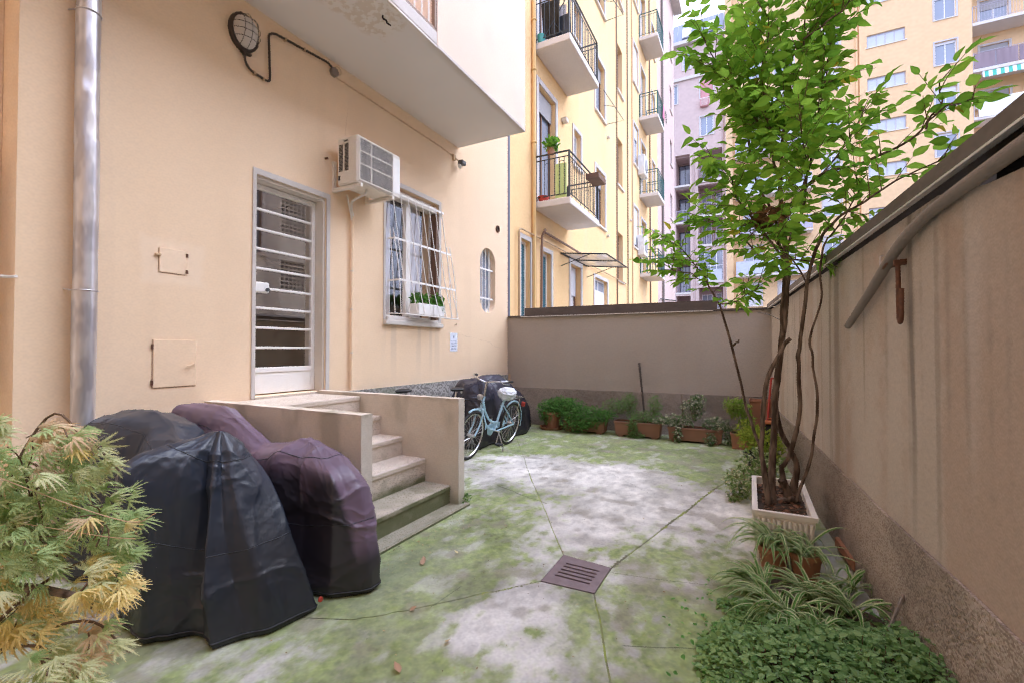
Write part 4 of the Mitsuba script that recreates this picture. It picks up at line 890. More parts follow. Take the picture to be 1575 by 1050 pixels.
obj('wall', B(-6.6, -4.51, 30.1, 30.4, -.3, 22.8), R('mauve'), MB_, smooth=False)
for z in (2.2, 3.4):
    obj('cable', M().cyl((-4.1, 24.6, z + .6), (-4.1, 30, z + 1.0), .03, 5), R('iron_dark'), MB_)
mo = []
def OM(x0, x1, z0, z1): mo.append((-x1, z0, -x0, z1)); return (-x1, -x0, z0, z1)
w1 = OM(-5.15, -4.5, 26.3, 28.0); w2_ = OM(-3.72, -2.70, 23.4, 25.05); w3 = OM(-3.74, -2.70, 20.1, 21.75); w4 = OM(-5.95, -5.62, 23.4, 25.1)
log = [OM(-3.98, -1.99, z, z + 2.65) for z in (4.1, 7.3, 10.5, 13.1, 16.15)]
rec = [OM(-5.85, -4.62, z, z + 2.9) for z in (3.2, 6.4, 9.6, 12.7, 15.8)]
lwall(MB_, MY, 1.755, 6.6, -.3, 28.6, mo, R('mauve_pale'), th=.35)
obj('cornice', put(MY, M().box(1.75, 6.6, .001, .16, 25.35, 25.6)), R('old_white'), MB_, smooth=False)
obj('cornice', put(MY, M().box(1.75, 6.6, .001, .45, 28.45, 28.75)), R('old_white'), MB_, smooth=False)
window(MB_, MY, *w1, 2, 'white_paint', .08, rows=3, surround=.12)
window(MB_, MY, *w2_, 2, 'white_paint', .1, .96, 'blind_pink', surround=.10)
window(MB_, MY, *w3, 2, 'white_paint', .1, surround=.10)
window(MB_, MY, *w4, 1, 'white_paint', .1, surround=.08)
acm = thing('window_air_conditioner', 'pink grey air conditioner hung under the blind of the mauve house', 'air conditioner')
obj('casing', put(MY, M().box(3.05, 3.72, .01, .32, 22.55, 23.2, b=.03)), R('blind_pink'), acm, smooth=False)
slat = M()
for z in np.linspace(22.62, 23.12, 7): slat.box(3.1, 3.67, .321, .335, z, z + .03)
obj('grille', put(MY, slat), R('old_white'), acm, smooth=False)
# loggias: real recesses behind the facade with doors and rails
lb = M().box(1.99, 3.98, -1.9, -1.85, 3.9, 18.9).box(1.97, 1.99, -1.9, -.351, 3.9, 18.9).box(3.98, 4.0, -1.9, -.351, 3.9, 18.9)
for z in (4.1, 7.3, 10.5, 13.1, 16.15, 19.0): lb.box(1.99, 3.98, -1.85, -.351, z - .18, z - .001)
obj('loggia_wall', put(MY, lb), R('mauve'), MB_, smooth=False)
for i, (a, b, z0, z1) in enumerate(log):
    k = obj('loggia', put(MY, M().box(a - .05, b + .05, -.35, .12, z0 - .20, z0 - .001)), R('old_white'), MB_, smooth=False)
    LF = MY.copy(); LF[:3, 3] = MY[:3, 3] + np.array([0, 1.85, 0])
    window(MB_, LF, b - 1.0, b - .15, z0 + .02, z1 - .45, 2, 'white_paint', -.06, sill=False, name='door')
    window(MB_, LF, a + .2, a + .65, z0 + .9, z1 - .35, 1, 'white_paint', -.06)
    if i == 1:
        window(MB_, MY, a, b, z0, z1, 4, 'white_clean', .12, sill=False, rows=2, name='veranda_glazing', label='white framed glazed veranda')
        obj('panel', put(MY, M().box(a + .1, b - .1, -.1, -.09, z0 + .05, z0 + 1.0)), R('frosted'), k, smooth=False)
    else:
        rr = M()
        for u in np.arange(a + .05, b, .14): rr.cyl((u, .06, z0), (u, .06, z0 + 1.0), .012, 4)
        rr.cyl((a, .06, z0 + 1.0), (b, .06, z0 + 1.0), .025, 5)
        obj('railing', put(MY, rr), R('rail_lilac'), k, smooth=False, kind='stuff')
rb_ = M().box(4.62, 5.85, -2.0, -1.95, 3, 18.8).box(4.6, 4.62, -2, -.351, 3, 18.8).box(5.85, 5.87, -2, -.351, 3, 18.8)
for z in (3.2, 6.4, 9.6, 12.7, 15.8, 18.72): rb_.box(4.62, 5.85, -1.95, -.351, z - .15, z)
obj('loggia_wall', put(MY, rb_), R('mauve'), MB_, smooth=False)
for i, (a, b, z0, z1) in enumerate(rec):
    LF = MY.copy(); LF[:3, 3] = MY[:3, 3] + np.array([0, 1.95, 0])
    window(MB_, LF, a + .1, b - .1, z0 + .05, z1 - .3, 2, 'iron_dark', -.08, sill=False, name='door')
    k = obj('loggia', put(MY, M().box(a - .02, b + .02, -.36, .05 if i % 2 else .6, z0 - .16, z0 + .0)), R('old_white'), MB_, smooth=False)
    if i in (3, 1):
        rr = M()
        for u in np.arange(a + .05, b, .12): rr.cyl((u, .5 if not i % 2 else .03, z0), (u, .5 if not i % 2 else .03, z0 + 1.0), .012, 4)
        rr.cyl((a, .03, z0 + 1.0), (b, .03, z0 + 1.0), .025, 5)
        obj('railing', put(MY, rr), R('rail_lilac'), k, smooth=False, kind='stuff')
for x in (-4.3, -1.95): obj('facade_pipe', M().cyl((x, 42.93, 0), (x, 42.93, 22 if x > -3 else 18.6), .06, 6), R('mauve'), MB_)
# mansard roof with standing seams and skylights
rf = M().add([[-7, 42.9, 28.76], [-.5, 42.9, 28.76], [-.5, 44.1, 31.2], [-7, 44.1, 31.2]], [[0, 1, 2, 3]])
roof = obj('roof', rf, R('roof_metal'), MB_, smooth=False)
for x in np.arange(-6.9, -.5, .42):
    obj('seam', M().tube([(x, 42.88, 28.78), (x, 44.08, 31.2)], .03, 4), R('roof_metal'), roof, smooth=False)
for x in (-5.2, -3.1):
    k = obj('skylight', M().add([[x, 43.05, 29.2], [x + .75, 43.05, 29.2], [x + .75, 43.62, 30.35], [x, 43.62, 30.35], [x, 42.93, 29.25], [x + .75, 42.93, 29.25], [x + .75, 43.5, 30.41], [x, 43.5, 30.41]], [[4, 5, 6, 7], [0, 1, 5, 4], [1, 2, 6, 5], [2, 3, 7, 6], [3, 0, 4, 7]]), R('white_clean'), roof, smooth=False)
obj('gutter', M().cyl((-7, 42.8, 28.8), (-.5, 42.8, 28.8), .09, 6), R('roof_metal'), roof)

# ---------------------------------------------------------------- far yellow apartment house
FB = thing('yellow_apartment_building', 'tall yellow apartment house facing the yard behind the tree, with long strip windows', 'building')
fo = []
def OF(x0, x1, z0, z1): fo.append((-x1, z0, -x0, z1)); return (-x1, -x0, z0, z1)
st3 = [3.3 * k for k in range(-6, 3)]
strips = [OF(8.05, 10.34, 24.25 + s_, 25.22 + s_) for s_ in st3]
rw_ = [OF(11.97, 13.15, 21.75 + s_, 23.42 + s_) for s_ in st3]
mid = [OF(5.2, 6.4, 21.75 + s_, 23.42 + s_) for s_ in st3]
lft = [OF(-.35, .95, 7.55 + s_, 10.0 + s_) for s_ in (0, 3.3, 6.6, 9.9, 13.2, 16.5, 19.8)]
lf2 = [OF(1.9, 3.3, 7.55 + s_, 9.6 + s_) for s_ in (0, 3.3, 6.6, 9.9, 13.2, 16.5)]
low = [OF(-.3, .9, 5.0, 6.9), OF(2.1, 3.3, 5.0, 6.9), OF(5.2, 6.4, 5.0, 6.7)]
lwall(FB, MY, -13.98, -7.6, -.3, 34, [h for h in fo if h[0] < -7.6], R('yellow_far'), th=.35)
FY2 = MY.copy(); FY2[1, 3] = 43.25
lwall(FB, FY2, -7.598, 1.745, -.3, 34, [h for h in fo if h[0] > -7.6], R('yellow_far'), th=.35)
obj('wall', B(-1.72, -1.2, 42.7, 43.2, -.3, 34), R('yellow_far'), FB, smooth=False)
for i, t in enumerate(strips): window(FB, MY, *t, 4, 'strip_frame', .12, glass='frosted', sill=True, label=None, fw=.07)
for i, t in enumerate(rw_): window(FB, MY, *t, 2, 'white_paint', .12, (.1, .15, .5, .2, .1, .3, .12, .1, .4)[i], 'blind_light', surround=.10)
for i, t in enumerate(mid): window(FB, FY2, *t, 2, 'white_paint', .12, (.2, .9, .3, .5, .2, .3, .4, .3, .3)[i], 'blind_light', surround=.10)
for i, t in enumerate(lft): window(FB, FY2, *t, 2, 'white_paint', .12, .15, 'blind_light', sill=False, surround=.10, name='door')
for t in lf2: window(FB, FY2, *t, 2, 'white_paint', .12, .3, 'blind_light', surround=.10)
for i, t in enumerate(low): window(FB, FY2, *t, 2, 'white_paint', .10, (.95, .95, .4)[i], 'blind_light', surround=.08)
for i, z in enumerate((7.33, 10.63, 13.93, 17.23, 20.5)):
    balcony(FB, FY2, -4.4, 1.0, 1.2, z, rail='rail_lilac', bars=False, panel='frosted' if i % 2 == 0 else 'rail_lilac', h=1.1)
obj('facade_pipe', M().cyl((7.45, 43.15, 0), (7.45, 43.15, 34), .07, 8), R('yellow_far'), FB)
obj('cornice', M().box(7.6, 13.98, 42.9, 42.99, 34, 34.3), R('yellow_far'), FB, smooth=False)
# right wing with deep balconies
FY3 = MY.copy(); FY3[1, 3] = 44.6
fo3 = []
doors = [(-16.4, -14.9, 14.3 + s_, 16.6 + s_) for s_ in (-6.6, -3.3, 0, 3.3, 6.6, 9.9, 13.2)]
fo3 = [(a, z0, b, z1) for a, b, z0, z1 in doors]
lwall(FB, FY3, -26, -13.99, -.3, 34, fo3, R('yellow_far'), th=.3)
obj('wall', B(13.96, 13.98, 43.351, 44.6, -.3, 34), R('yellow_far'), FB, smooth=False)
for i, d in enumerate(doors): window(FB, FY3, *d, 2, 'white_paint', .1, (.3, .2, .1, .3, .2, .3, .3)[i], sill=False, surround=.14, name='door')
for i, (z, kind) in enumerate(((24.02, 'rail_lilac'), (20.72, 'reed'), (17.36, None), (14.0, 'rail_lilac'), (10.7, 'reed'), (27.4, 'rail_lilac'))):
    k = balcony(FB, FY3, -22, -14.0, 1.55, z, th=.22, h=1.15, rail='rail_lilac', bars=kind == 'rail_lilac', step=.16)
    if kind == 'reed': 
        for j in range(7): obj('screen', put(FY3, M().box(-14.05 - 1.13 * (j + 1) + .02, -14.05 - 1.13 * j - .02, 1.53, 1.545, z + .25, z + 1.3)), R('reed'), k, smooth=False)
obj('balcony_cover', M().tm(sheet((14.25, 43.02, 18.75), (1, 0, 0), 6.5, 1.25, 60, 12, .22, 4).mesh()), R('white_cloth'), smooth=True, label='long white cloth draped over the balcony rail at the right edge', cat='cloth')
aw = thing('awning', 'green and white striped awning edge under a balcony at far right', 'awning')
v = []; n = 90
for i in range(n):
    x = 14.5 + 5.5 * i / (n - 1)
    v += [[x, 43.10, 20.70], [x, 43.04, 20.30 - .05 * abs(math.sin(i * .9))]]
obj('valance', (np.array(v), np.array([[2 * i, 2 * i + 1, 2 * i + 3, 2 * i + 2] for i in range(n - 1)])), R('awning'), aw, smooth=False)
obj('roll', M().cyl((14.45, 43.25, 20.66), (20, 43.25, 20.66), .07, 8), R('pvc'), aw)
ac3 = thing('air_conditioner', 'white air conditioner on the far balcony wall at the right edge', 'air conditioner')
obj('casing', put(FY3, M().box(-18.1, -17.2, .02, .4, 19.3, 20.1, b=.03)), R('pvc'), ac3, smooth=False)
obj('fan', M().ring((17.6, 44.19, 19.7), (0, 1, 0), .28, .02, 20, 5).cyl((17.6, 44.18, 19.7), (17.6, 44.19, 19.7), .27, 20), R('blind_grey'), ac3)
bl = obj('wall_box', M().box(14.5, 15.1, 44.3, 44.59, 18.6, 19.0, b=.03), R('pvc'), label='small white box on the balcony wall over the white cloth', cat='box')

# ---------------------------------------------------------------- building across the yard, beyond the long wall (seen reflected in the door glass)
OB = thing('pale_building', 'pale building across the yard whose pierced screens show as reflections in the door glass', 'building')
OX = frame([4.6, 0, 0], (0, 1))          # local y out = -X
lwall(OB, OX, -7, 11.4, -.3, 8.5, [(1.0, 2.2, 2.0, 4.6), (9.45, 5.0, 10.9, 6.3), (9.45, 3.3, 10.9, 4.25), (8.35, 4.3, 8.85, 6.6)], R('white_paint'))
for (a, b, z0, z1) in ((9.45, 10.9, 5.0, 6.3), (9.45, 10.9, 3.3, 4.25)):
    k = obj('screen', put(OX, M().box(a, b, -.28, -.26, z0, z1)), R('iron_dark'), OB, smooth=False)
    g = M()
    for u in np.arange(a, b, .15): g.box(u, u + .045, -.14, -.05, z0, z1)
    for z in np.arange(z0, z1, .13): g.box(a, b, -.139, -.051, z, z + .04)
    obj('lattice', put(OX, g), R('sill'), k, smooth=False, kind='stuff')
window(OB, OX, 1.0, 2.0, 2.2, 4.6, 2, 'brown_frame', .1)
window(OB, OX, 8.35, 8.85, 4.3, 6.6, 1, 'brown_frame', .1)
obj('pilaster', put(OX, M().box(8.9, 9.3, .001, .10, -.3, 8.5)), R('slab_edge'), OB, smooth=False)
obj('roof', put(OX, M().box(-7.2, 11.4, -8, .3, 8.5, 8.7)), R('brown_sheet'), OB, smooth=False)
BBb = thing('rear_building', 'unseen yellow house added behind the viewpoint to shape the yard light', 'building')  # unseen block, added and made tall to hold back sky light from behind
RY = frame([0, -4.2, 0], (1, 0))
lwall(BBb, RY, -9, 4.5, -.3, 15, [(-3.2 + 3 * i, z, -2.0 + 3 * i, z + 1.7) for i in range(3) for z in (1.2, 4.6, 8.0)], R('yellow_far'))
for i in range(3):
    for z in (1.2, 4.6, 8.0): window(BBb, RY, -3.2 + 3 * i, -2.0 + 3 * i, z, z + 1.7, 2, 'white_paint', .1)
# ================================================================ cloth covers: a tent of taut panels hung between ridge, grips and hem, with drape folds and crumples
def cloth_cover(cols, seed, N=560, Mr=130, soft=2, drape=1.0, crump=1.0):
    """cols: round the vehicle, each a list of points from the ridge to the hem"""
    K = len(cols); m = Mr; v = np.linspace(0, 1, m)
    C = np.zeros((K, m, 3))
    for i, c in enumerate(cols):
        c = np.array(c, float); s = np.r_[0, np.cumsum(np.linalg.norm(np.diff(c, axis=0), axis=1))]; q = smooth_path(c, 12)
        s = np.r_[0, np.cumsum(np.linalg.norm(np.diff(q, axis=0), axis=1))]; s /= s[-1]
        C[i] = np.stack([np.interp(v, s, q[:, k]) for k in range(3)], 1)
    mid = C[:, m // 2]; w = np.linalg.norm(np.roll(mid, -1, 0) - mid, axis=1); u = np.r_[0, np.cumsum(w)]; per = u[-1]
    U = (np.arange(N) + .5) / N * per; Cp = np.concatenate([C, C[:1]], 0); idx = np.clip(np.searchsorted(u, U, side='right') - 1, 0, K - 1)
    t = ((U - u[idx]) / np.maximum(u[idx + 1] - u[idx], 1e-6))[:, None, None]
    X = Cp[idx] * (1 - t) + Cp[idx + 1] * t
    for _ in range(soft):
        X = (np.roll(X, 1, 0) + 2 * X + np.roll(X, -1, 0)) / 4
        X[:, 1:-1] = (X[:, :-2] + 2 * X[:, 1:-1] + X[:, 2:]) / 4
    def normals(Y):
        du = np.roll(Y, -1, 0) - np.roll(Y, 1, 0); dv = np.gradient(Y, axis=1); n_ = np.cross(dv, du); n_ /= np.linalg.norm(n_, axis=-1, keepdims=True) + 1e-9
        return n_ * np.sign(((Y - Y.mean((0, 1))) * n_).sum())
    nr = normals(X)
    # long folds that run with the fall of the cloth and fan out towards the hem
    wv = .35 * (meshkit.noise(np.stack([X[..., 0] * 4, X[..., 1] * 4, X[..., 2] * 3], -1), seed + 3) - .5)
    uu = (U / .16)[:, None] + wv; vv = np.broadcast_to(v[None], uu.shape)
    per_n = lambda f, o, a, s_: meshkit.noise(np.stack([np.cos(uu * .16 / per * 2 * PI) * per / .16 / 2 / PI * f + o, np.sin(uu * .16 / per * 2 * PI) * per / .16 / 2 / PI * f, vv * a], -1), s_)
    f1 = (1 - np.abs(2 * per_n(1.0, 3, 1.3, seed) - 1)); f2 = (1 - np.abs(2 * per_n(2.2, 7, 3.0, seed + 1) - 1))
    D = drape * (.012 * (f1 ** 3 - .25) + .005 * (f2 ** 3 - .25)) * np.clip(vv * 5, .15, 1)
    # crumples across
    q = np.stack([X[..., 0] * 8, X[..., 1] * 8, X[..., 2] * 10], -1); q = q + 2.0 * (meshkit.noise(q * .5 + 31)[..., None] - .5)
    msk = np.clip(meshkit.noise(X * 4.1, seed + 8) * 2.6 - .75, 0.12, 1)
    D += crump * msk * (.013 * (1 - np.abs(2 * meshkit.noise(q * .62 + 3, seed) - 1)) ** 5 + .006 * (1 - np.abs(2 * meshkit.noise(q * 1.5 + 9, seed + 1) - 1)) ** 5 + .0025 * (1 - np.abs(2 * meshkit.noise(q * 3.3 + 9, seed + 2) - 1)) ** 5)
    D += -.018 * np.clip((vv - .955) / .045, 0, 1) ** 2
    Y = X + nr * D[..., None]; Y[..., 2] = np.maximum(Y[..., 2], .004)
    n = N; I, J = np.meshgrid(np.arange(n), np.arange(m - 1), indexing='ij'); k = (I + 1) % n
    f = np.stack([I * m + J, k * m + J, k * m + J + 1, I * m + J + 1], -1).reshape(-1, 4)
    # close the ridge: a strip from the top ring to the ridge line
    ax = 0 if np.ptp(Y[:, 0, 0]) > np.ptp(Y[:, 0, 1]) else 1
    r0 = Y[:, 0]; o = np.argsort(r0[:, ax]); kk = np.linspace(r0[o[0], ax], r0[o[-1], ax], 60); sig = .03
    wt = np.exp(-((kk[:, None] - r0[None, :, ax]) / sig) ** 2); wt /= wt.sum(1, keepdims=True); med = wt @ r0
    cap = r0.copy(); cap[:, 1 - ax] = np.interp(r0[:, ax], kk, med[:, 1 - ax]); cap[:, 2] = np.maximum(np.interp(r0[:, ax], kk, med[:, 2]), r0[:, 2] - .01) + .004
    Y = np.concatenate([cap[:, None], Y], 1); m += 1
    I, J = np.meshgrid(np.arange(n), np.arange(m - 1), indexing='ij'); k = (I + 1) % n
    f = np.stack([I * m + J, k * m + J, k * m + J + 1, I * m + J + 1], -1).reshape(-1, 4)
    Y = wall_clamp(Y)
    return Y, (Y.reshape(-1, 3), f)
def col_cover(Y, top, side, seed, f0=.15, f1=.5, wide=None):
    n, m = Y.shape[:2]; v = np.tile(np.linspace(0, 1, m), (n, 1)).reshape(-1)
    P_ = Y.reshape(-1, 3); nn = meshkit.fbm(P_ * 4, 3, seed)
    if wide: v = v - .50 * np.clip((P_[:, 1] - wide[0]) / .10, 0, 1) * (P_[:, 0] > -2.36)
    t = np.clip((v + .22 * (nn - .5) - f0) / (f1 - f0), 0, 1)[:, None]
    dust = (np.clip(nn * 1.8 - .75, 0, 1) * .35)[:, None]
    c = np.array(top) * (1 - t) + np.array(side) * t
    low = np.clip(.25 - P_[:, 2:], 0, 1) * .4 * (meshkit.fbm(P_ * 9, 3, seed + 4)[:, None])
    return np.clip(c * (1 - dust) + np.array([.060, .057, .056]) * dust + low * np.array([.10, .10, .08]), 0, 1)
def wall_clamp(X):
    X[..., 0] = np.maximum(X[..., 0], -4.115)
    X[..., 1] = np.where((X[..., 0] < -2.29) & (X[..., 1] < 3), np.minimum(X[..., 1], 2.238), X[..., 1])
    X[..., 1] = np.where(X[..., 0] < -3, np.minimum(X[..., 1], 7.75), X[..., 1]); return X
def cover_thing(Y, mesh_, C, label):
    k = thing('vehicle_cover', label, 'cover'); obj('shell', mesh_, R('cover'), k, smooth=True, color=C)
    n, m = Y.shape[:2]; c = Y.mean((0, 1)); o = Y - c; o[..., 2] = 0; o /= np.linalg.norm(o, axis=-1, keepdims=True) + 1e-9
    for vv, r_, nm in ((.17, .0022, 'seam'), (.60, .0018, 'seam'), (.975, .006, 'hem')):
        q = (Y + o * (.001 if nm == 'seam' else .002))[::2, int(vv * (m - 1))]; q = np.vstack([q, q[:1]])
        q[:, 2] = np.maximum(q[:, 2], r_)
        obj(nm, M().tube(q, r_, 5, cap=False), R('black_plastic' if nm == 'hem' else 'bike_dark'), k, smooth=True)
    return k
# nearest bike: high tail by the wall, low seat, wide handlebar at X=-2.55, front wheel towards the yard
PK = (-2.54, 1.46, .955)
cols1 = [[(-3.92, 1.60, .96), (-4.03, 1.60, .86), (-4.08, 1.6, .4), (-4.08, 1.6, 0)],
         [(-3.90, 1.58, .97), (-3.96, 1.40, .87), (-4.0, 1.30, .45), (-4.02, 1.26, 0)],
         [(-3.66, 1.60, .985), (-3.64, 1.42, .90), (-3.65, 1.28, .45), (-3.65, 1.22, 0)],
         [(-3.50, 1.62, .975), (-3.44, 1.50, .84), (-3.46, 1.40, .45), (-3.46, 1.30, 0)],
         [(-3.30, 1.60, .90), (-3.24, 1.42, .76), (-3.24, 1.26, .40), (-3.22, 1.17, 0)],
         [(-3.10, 1.54, .84), (-3.06, 1.42, .73), (-3.06, 1.36, .42), (-3.06, 1.27, 0)],
         [(-2.88, 1.50, .84), (-2.84, 1.30, .74), (-2.86, 1.22, .40), (-2.88, 1.18, 0)],
         [(-2.62, 1.45, .94), (-2.60, 1.06, .845), (-2.64, 1.10, .45), (-2.68, 1.15, 0)],
         [(-2.58, 1.45, .95), (-2.56, 1.06, .83), (-2.55, 1.10, .62), (-2.56, 1.12, .3), (-2.56, 1.13, 0)],
         [(-2.55, 1.45, .953), (-2.49, 1.27, .77), (-2.47, 1.28, .42), (-2.42, 1.27, 0)],
         [(-2.54, 1.455, .955), (-2.50, 1.385, .79), (-2.43, 1.37, .45), (-2.33, 1.29, 0)],
         [(-2.53, 1.46, .958), (-2.44, 1.385, .80), (-2.29, 1.25, .32), (-2.215, 1.245, 0)],
         [(-2.525, 1.465, .957), (-2.45, 1.42, .78), (-2.33, 1.38, .42), (-2.17, 1.38, 0)],
         [(-2.52, 1.47, .955), (-2.43, 1.465, .82), (-2.29, 1.44, .52), (-2.17, 1.44, .26), (-2.10, 1.45, 0)],
         [(-2.52, 1.475, .953), (-2.43, 1.51, .80), (-2.345, 1.545, .655), (-2.315, 1.50, .56), (-2.17, 1.51, .28), (-2.085, 1.52, 0)],
         [(-2.52, 1.485, .95), (-2.46, 1.57, .815), (-2.345, 1.60, .63), (-2.235, 1.59, .44), (-2.135, 1.57, .20), (-2.07, 1.61, 0)],
         [(-2.53, 1.50, .945), (-2.52, 1.60, .84), (-2.385, 1.66, .665), (-2.19, 1.665, .36), (-2.08, 1.71, .03), (-2.08, 1.715, 0)],
         [(-2.58, 1.50, .94), (-2.63, 1.64, .80), (-2.54, 1.72, .5), (-2.45, 1.74, 0)],
         [(-2.88, 1.52, .84), (-2.90, 1.66, .72), (-2.95, 1.74, .4), (-2.95, 1.78, 0)],
         [(-3.15, 1.58, .84), (-3.18, 1.72, .74), (-3.2, 1.76, .4), (-3.2, 1.78, 0)],
         [(-3.36, 1.66, .92), (-3.32, 1.80, .82), (-3.4, 1.83, .4), (-3.4, 1.83, 0)],
         [(-3.62, 1.66, .98), (-3.62, 1.82, .87), (-3.65, 1.85, .4), (-3.65, 1.85, 0)],
         [(-3.90, 1.62, .97), (-3.96, 1.78, .86), (-4.0, 1.82, .4), (-4.0, 1.82, 0)]]
Y1, mesh1 = cloth_cover(cols1, 11)
cover_thing(Y1, mesh1, col_cover(Y1, (.024, .031, .048), (.013, .016, .023), 1, .2, .8), 'blue black tarpaulin cover over a parked motorbike, nearest the camera beside the maple')  # bluish sheen painted in: top tint lighter than the sides
cols2 = [[(-3.82, 2.0, .98), (-3.95, 2.0, .90), (-4.08, 2.0, .4), (-4.08, 2.0, 0)],
         [(-3.80, 1.98, .985), (-3.88, 1.88, .90), (-4.0, 1.80, .4), (-4.0, 1.78, 0)],
         [(-3.42, 1.98, .985), (-3.42, 1.90, .89), (-3.45, 1.80, .45), (-3.45, 1.75, 0)],
         [(-3.15, 1.97, .88), (-3.15, 1.90, .78), (-3.15, 1.86, .42), (-3.15, 1.80, 0)],
         [(-2.90, 1.97, .755), (-2.90, 1.87, .67), (-2.92, 1.80, .38), (-2.92, 1.74, 0)],
         [(-2.70, 1.97, .775), (-2.70, 1.85, .70), (-2.68, 1.83, .38), (-2.68, 1.78, 0)],
         [(-2.52, 1.96, .835), (-2.54, 1.79, .75), (-2.54, 1.76, .38), (-2.54, 1.72, 0)],
         [(-2.47, 1.96, .83), (-2.38, 1.84, .70), (-2.34, 1.85, .40), (-2.34, 1.79, 0)],
         [(-2.43, 1.96, .82), (-2.22, 1.835, .675), (-2.20, 1.83, .40), (-2.22, 1.80, 0)],
         [(-2.41, 1.96, .815), (-2.25, 1.89, .74), (-2.09, 1.83, .640), (-2.09, 1.825, .36), (-2.10, 1.82, 0)],
         [(-2.40, 1.97, .81), (-2.24, 1.93, .74), (-2.10, 1.90, .64), (-2.02, 1.885, .36), (-2.02, 1.88, 0)],
         [(-2.40, 1.975, .81), (-2.22, 1.97, .745), (-2.05, 1.97, .625), (-1.965, 1.96, .33), (-1.94, 1.965, .1), (-1.945, 1.97, 0)],
         [(-2.40, 1.985, .81), (-2.22, 2.01, .735), (-2.06, 2.04, .60), (-1.985, 2.03, .42), (-1.94, 2.04, .18), (-1.945, 2.05, 0)],
         [(-2.41, 2.0, .81), (-2.25, 2.08, .70), (-2.12, 2.11, .56), (-2.04, 2.11, .30), (-2.03, 2.12, 0)],
         [(-2.50, 2.0, .83), (-2.52, 2.13, .74), (-2.50, 2.17, .38), (-2.5, 2.18, 0)],
         [(-2.90, 2.0, .755), (-2.90, 2.10, .66), (-2.92, 2.16, .38), (-2.92, 2.18, 0)],
         [(-3.42, 2.02, .985), (-3.45, 2.12, .88), (-3.45, 2.17, .4), (-3.45, 2.19, 0)],
         [(-3.80, 2.02, .985), (-3.88, 2.12, .88), (-4.0, 2.17, .4), (-4.0, 2.19, 0)]]
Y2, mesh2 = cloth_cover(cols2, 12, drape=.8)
cover_thing(Y2, mesh2, col_cover(Y2, (.155, .106, .156), (.024, .020, .028), 2, .14, .30, (1.81,)), 'cover with purple top over a parked motorbike against the stairs')  # purple on the top and yard-side front, near black elsewhere
cols3 = [[(-3.64, 5.72, .95), (-3.62, 5.52, .80), (-3.60, 5.42, .35), (-3.60, 5.40, 0)],
         [(-3.62, 5.74, .97), (-3.42, 5.68, .90), (-3.36, 5.50, .4), (-3.34, 5.46, 0)],
         [(-3.60, 5.82, .96), (-3.44, 5.92, .78), (-3.42, 5.85, .4), (-3.38, 5.80, 0)],
         [(-3.62, 6.05, .96), (-3.46, 6.10, .80), (-3.34, 6.10, .4), (-3.31, 6.10, 0)],
         [(-3.62, 6.30, 1.0), (-3.48, 6.40, .80), (-3.44, 6.45, .4), (-3.40, 6.45, 0)],
         [(-3.62, 6.50, 1.0), (-3.46, 6.65, .75), (-3.34, 6.80, .4), (-3.32, 6.85, 0)],
         [(-3.62, 6.80, .85), (-3.50, 6.90, .66), (-3.42, 7.05, .3), (-3.38, 7.10, 0)],
         [(-3.65, 7.1, .70), (-3.6, 7.35, .55), (-3.55, 7.45, .3), (-3.55, 7.5, 0)],
         [(-3.70, 6.80, .85), (-3.85, 6.90, .66), (-3.95, 7.0, .3), (-3.95, 7.0, 0)],
         [(-3.68, 6.3, 1.0), (-3.90, 6.3, .7), (-3.95, 6.3, .4), (-3.97, 6.3, 0)],
         [(-3.68, 5.74, .97), (-3.88, 5.70, .88), (-3.94, 5.5, .4), (-3.94, 5.46, 0)]]
Y3, mesh3 = cloth_cover(cols3, 13, N=280, Mr=80, soft=1, drape=2.2)
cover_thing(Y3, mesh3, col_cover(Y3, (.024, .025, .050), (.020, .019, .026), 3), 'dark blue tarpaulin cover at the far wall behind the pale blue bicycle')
rt = obj('reflector', M().lathe([(0, 0), (.014, .0), (.013, .008), (0, .01)], (0, 0, 0)).xf([[0, 0, 1, -2.075], [0, 1, 0, 1.735], [1, 0, 0, .05], [0, 0, 0, 1]]), R('red'), label='small red reflector peeping out under the nearest cover', cat='reflector')

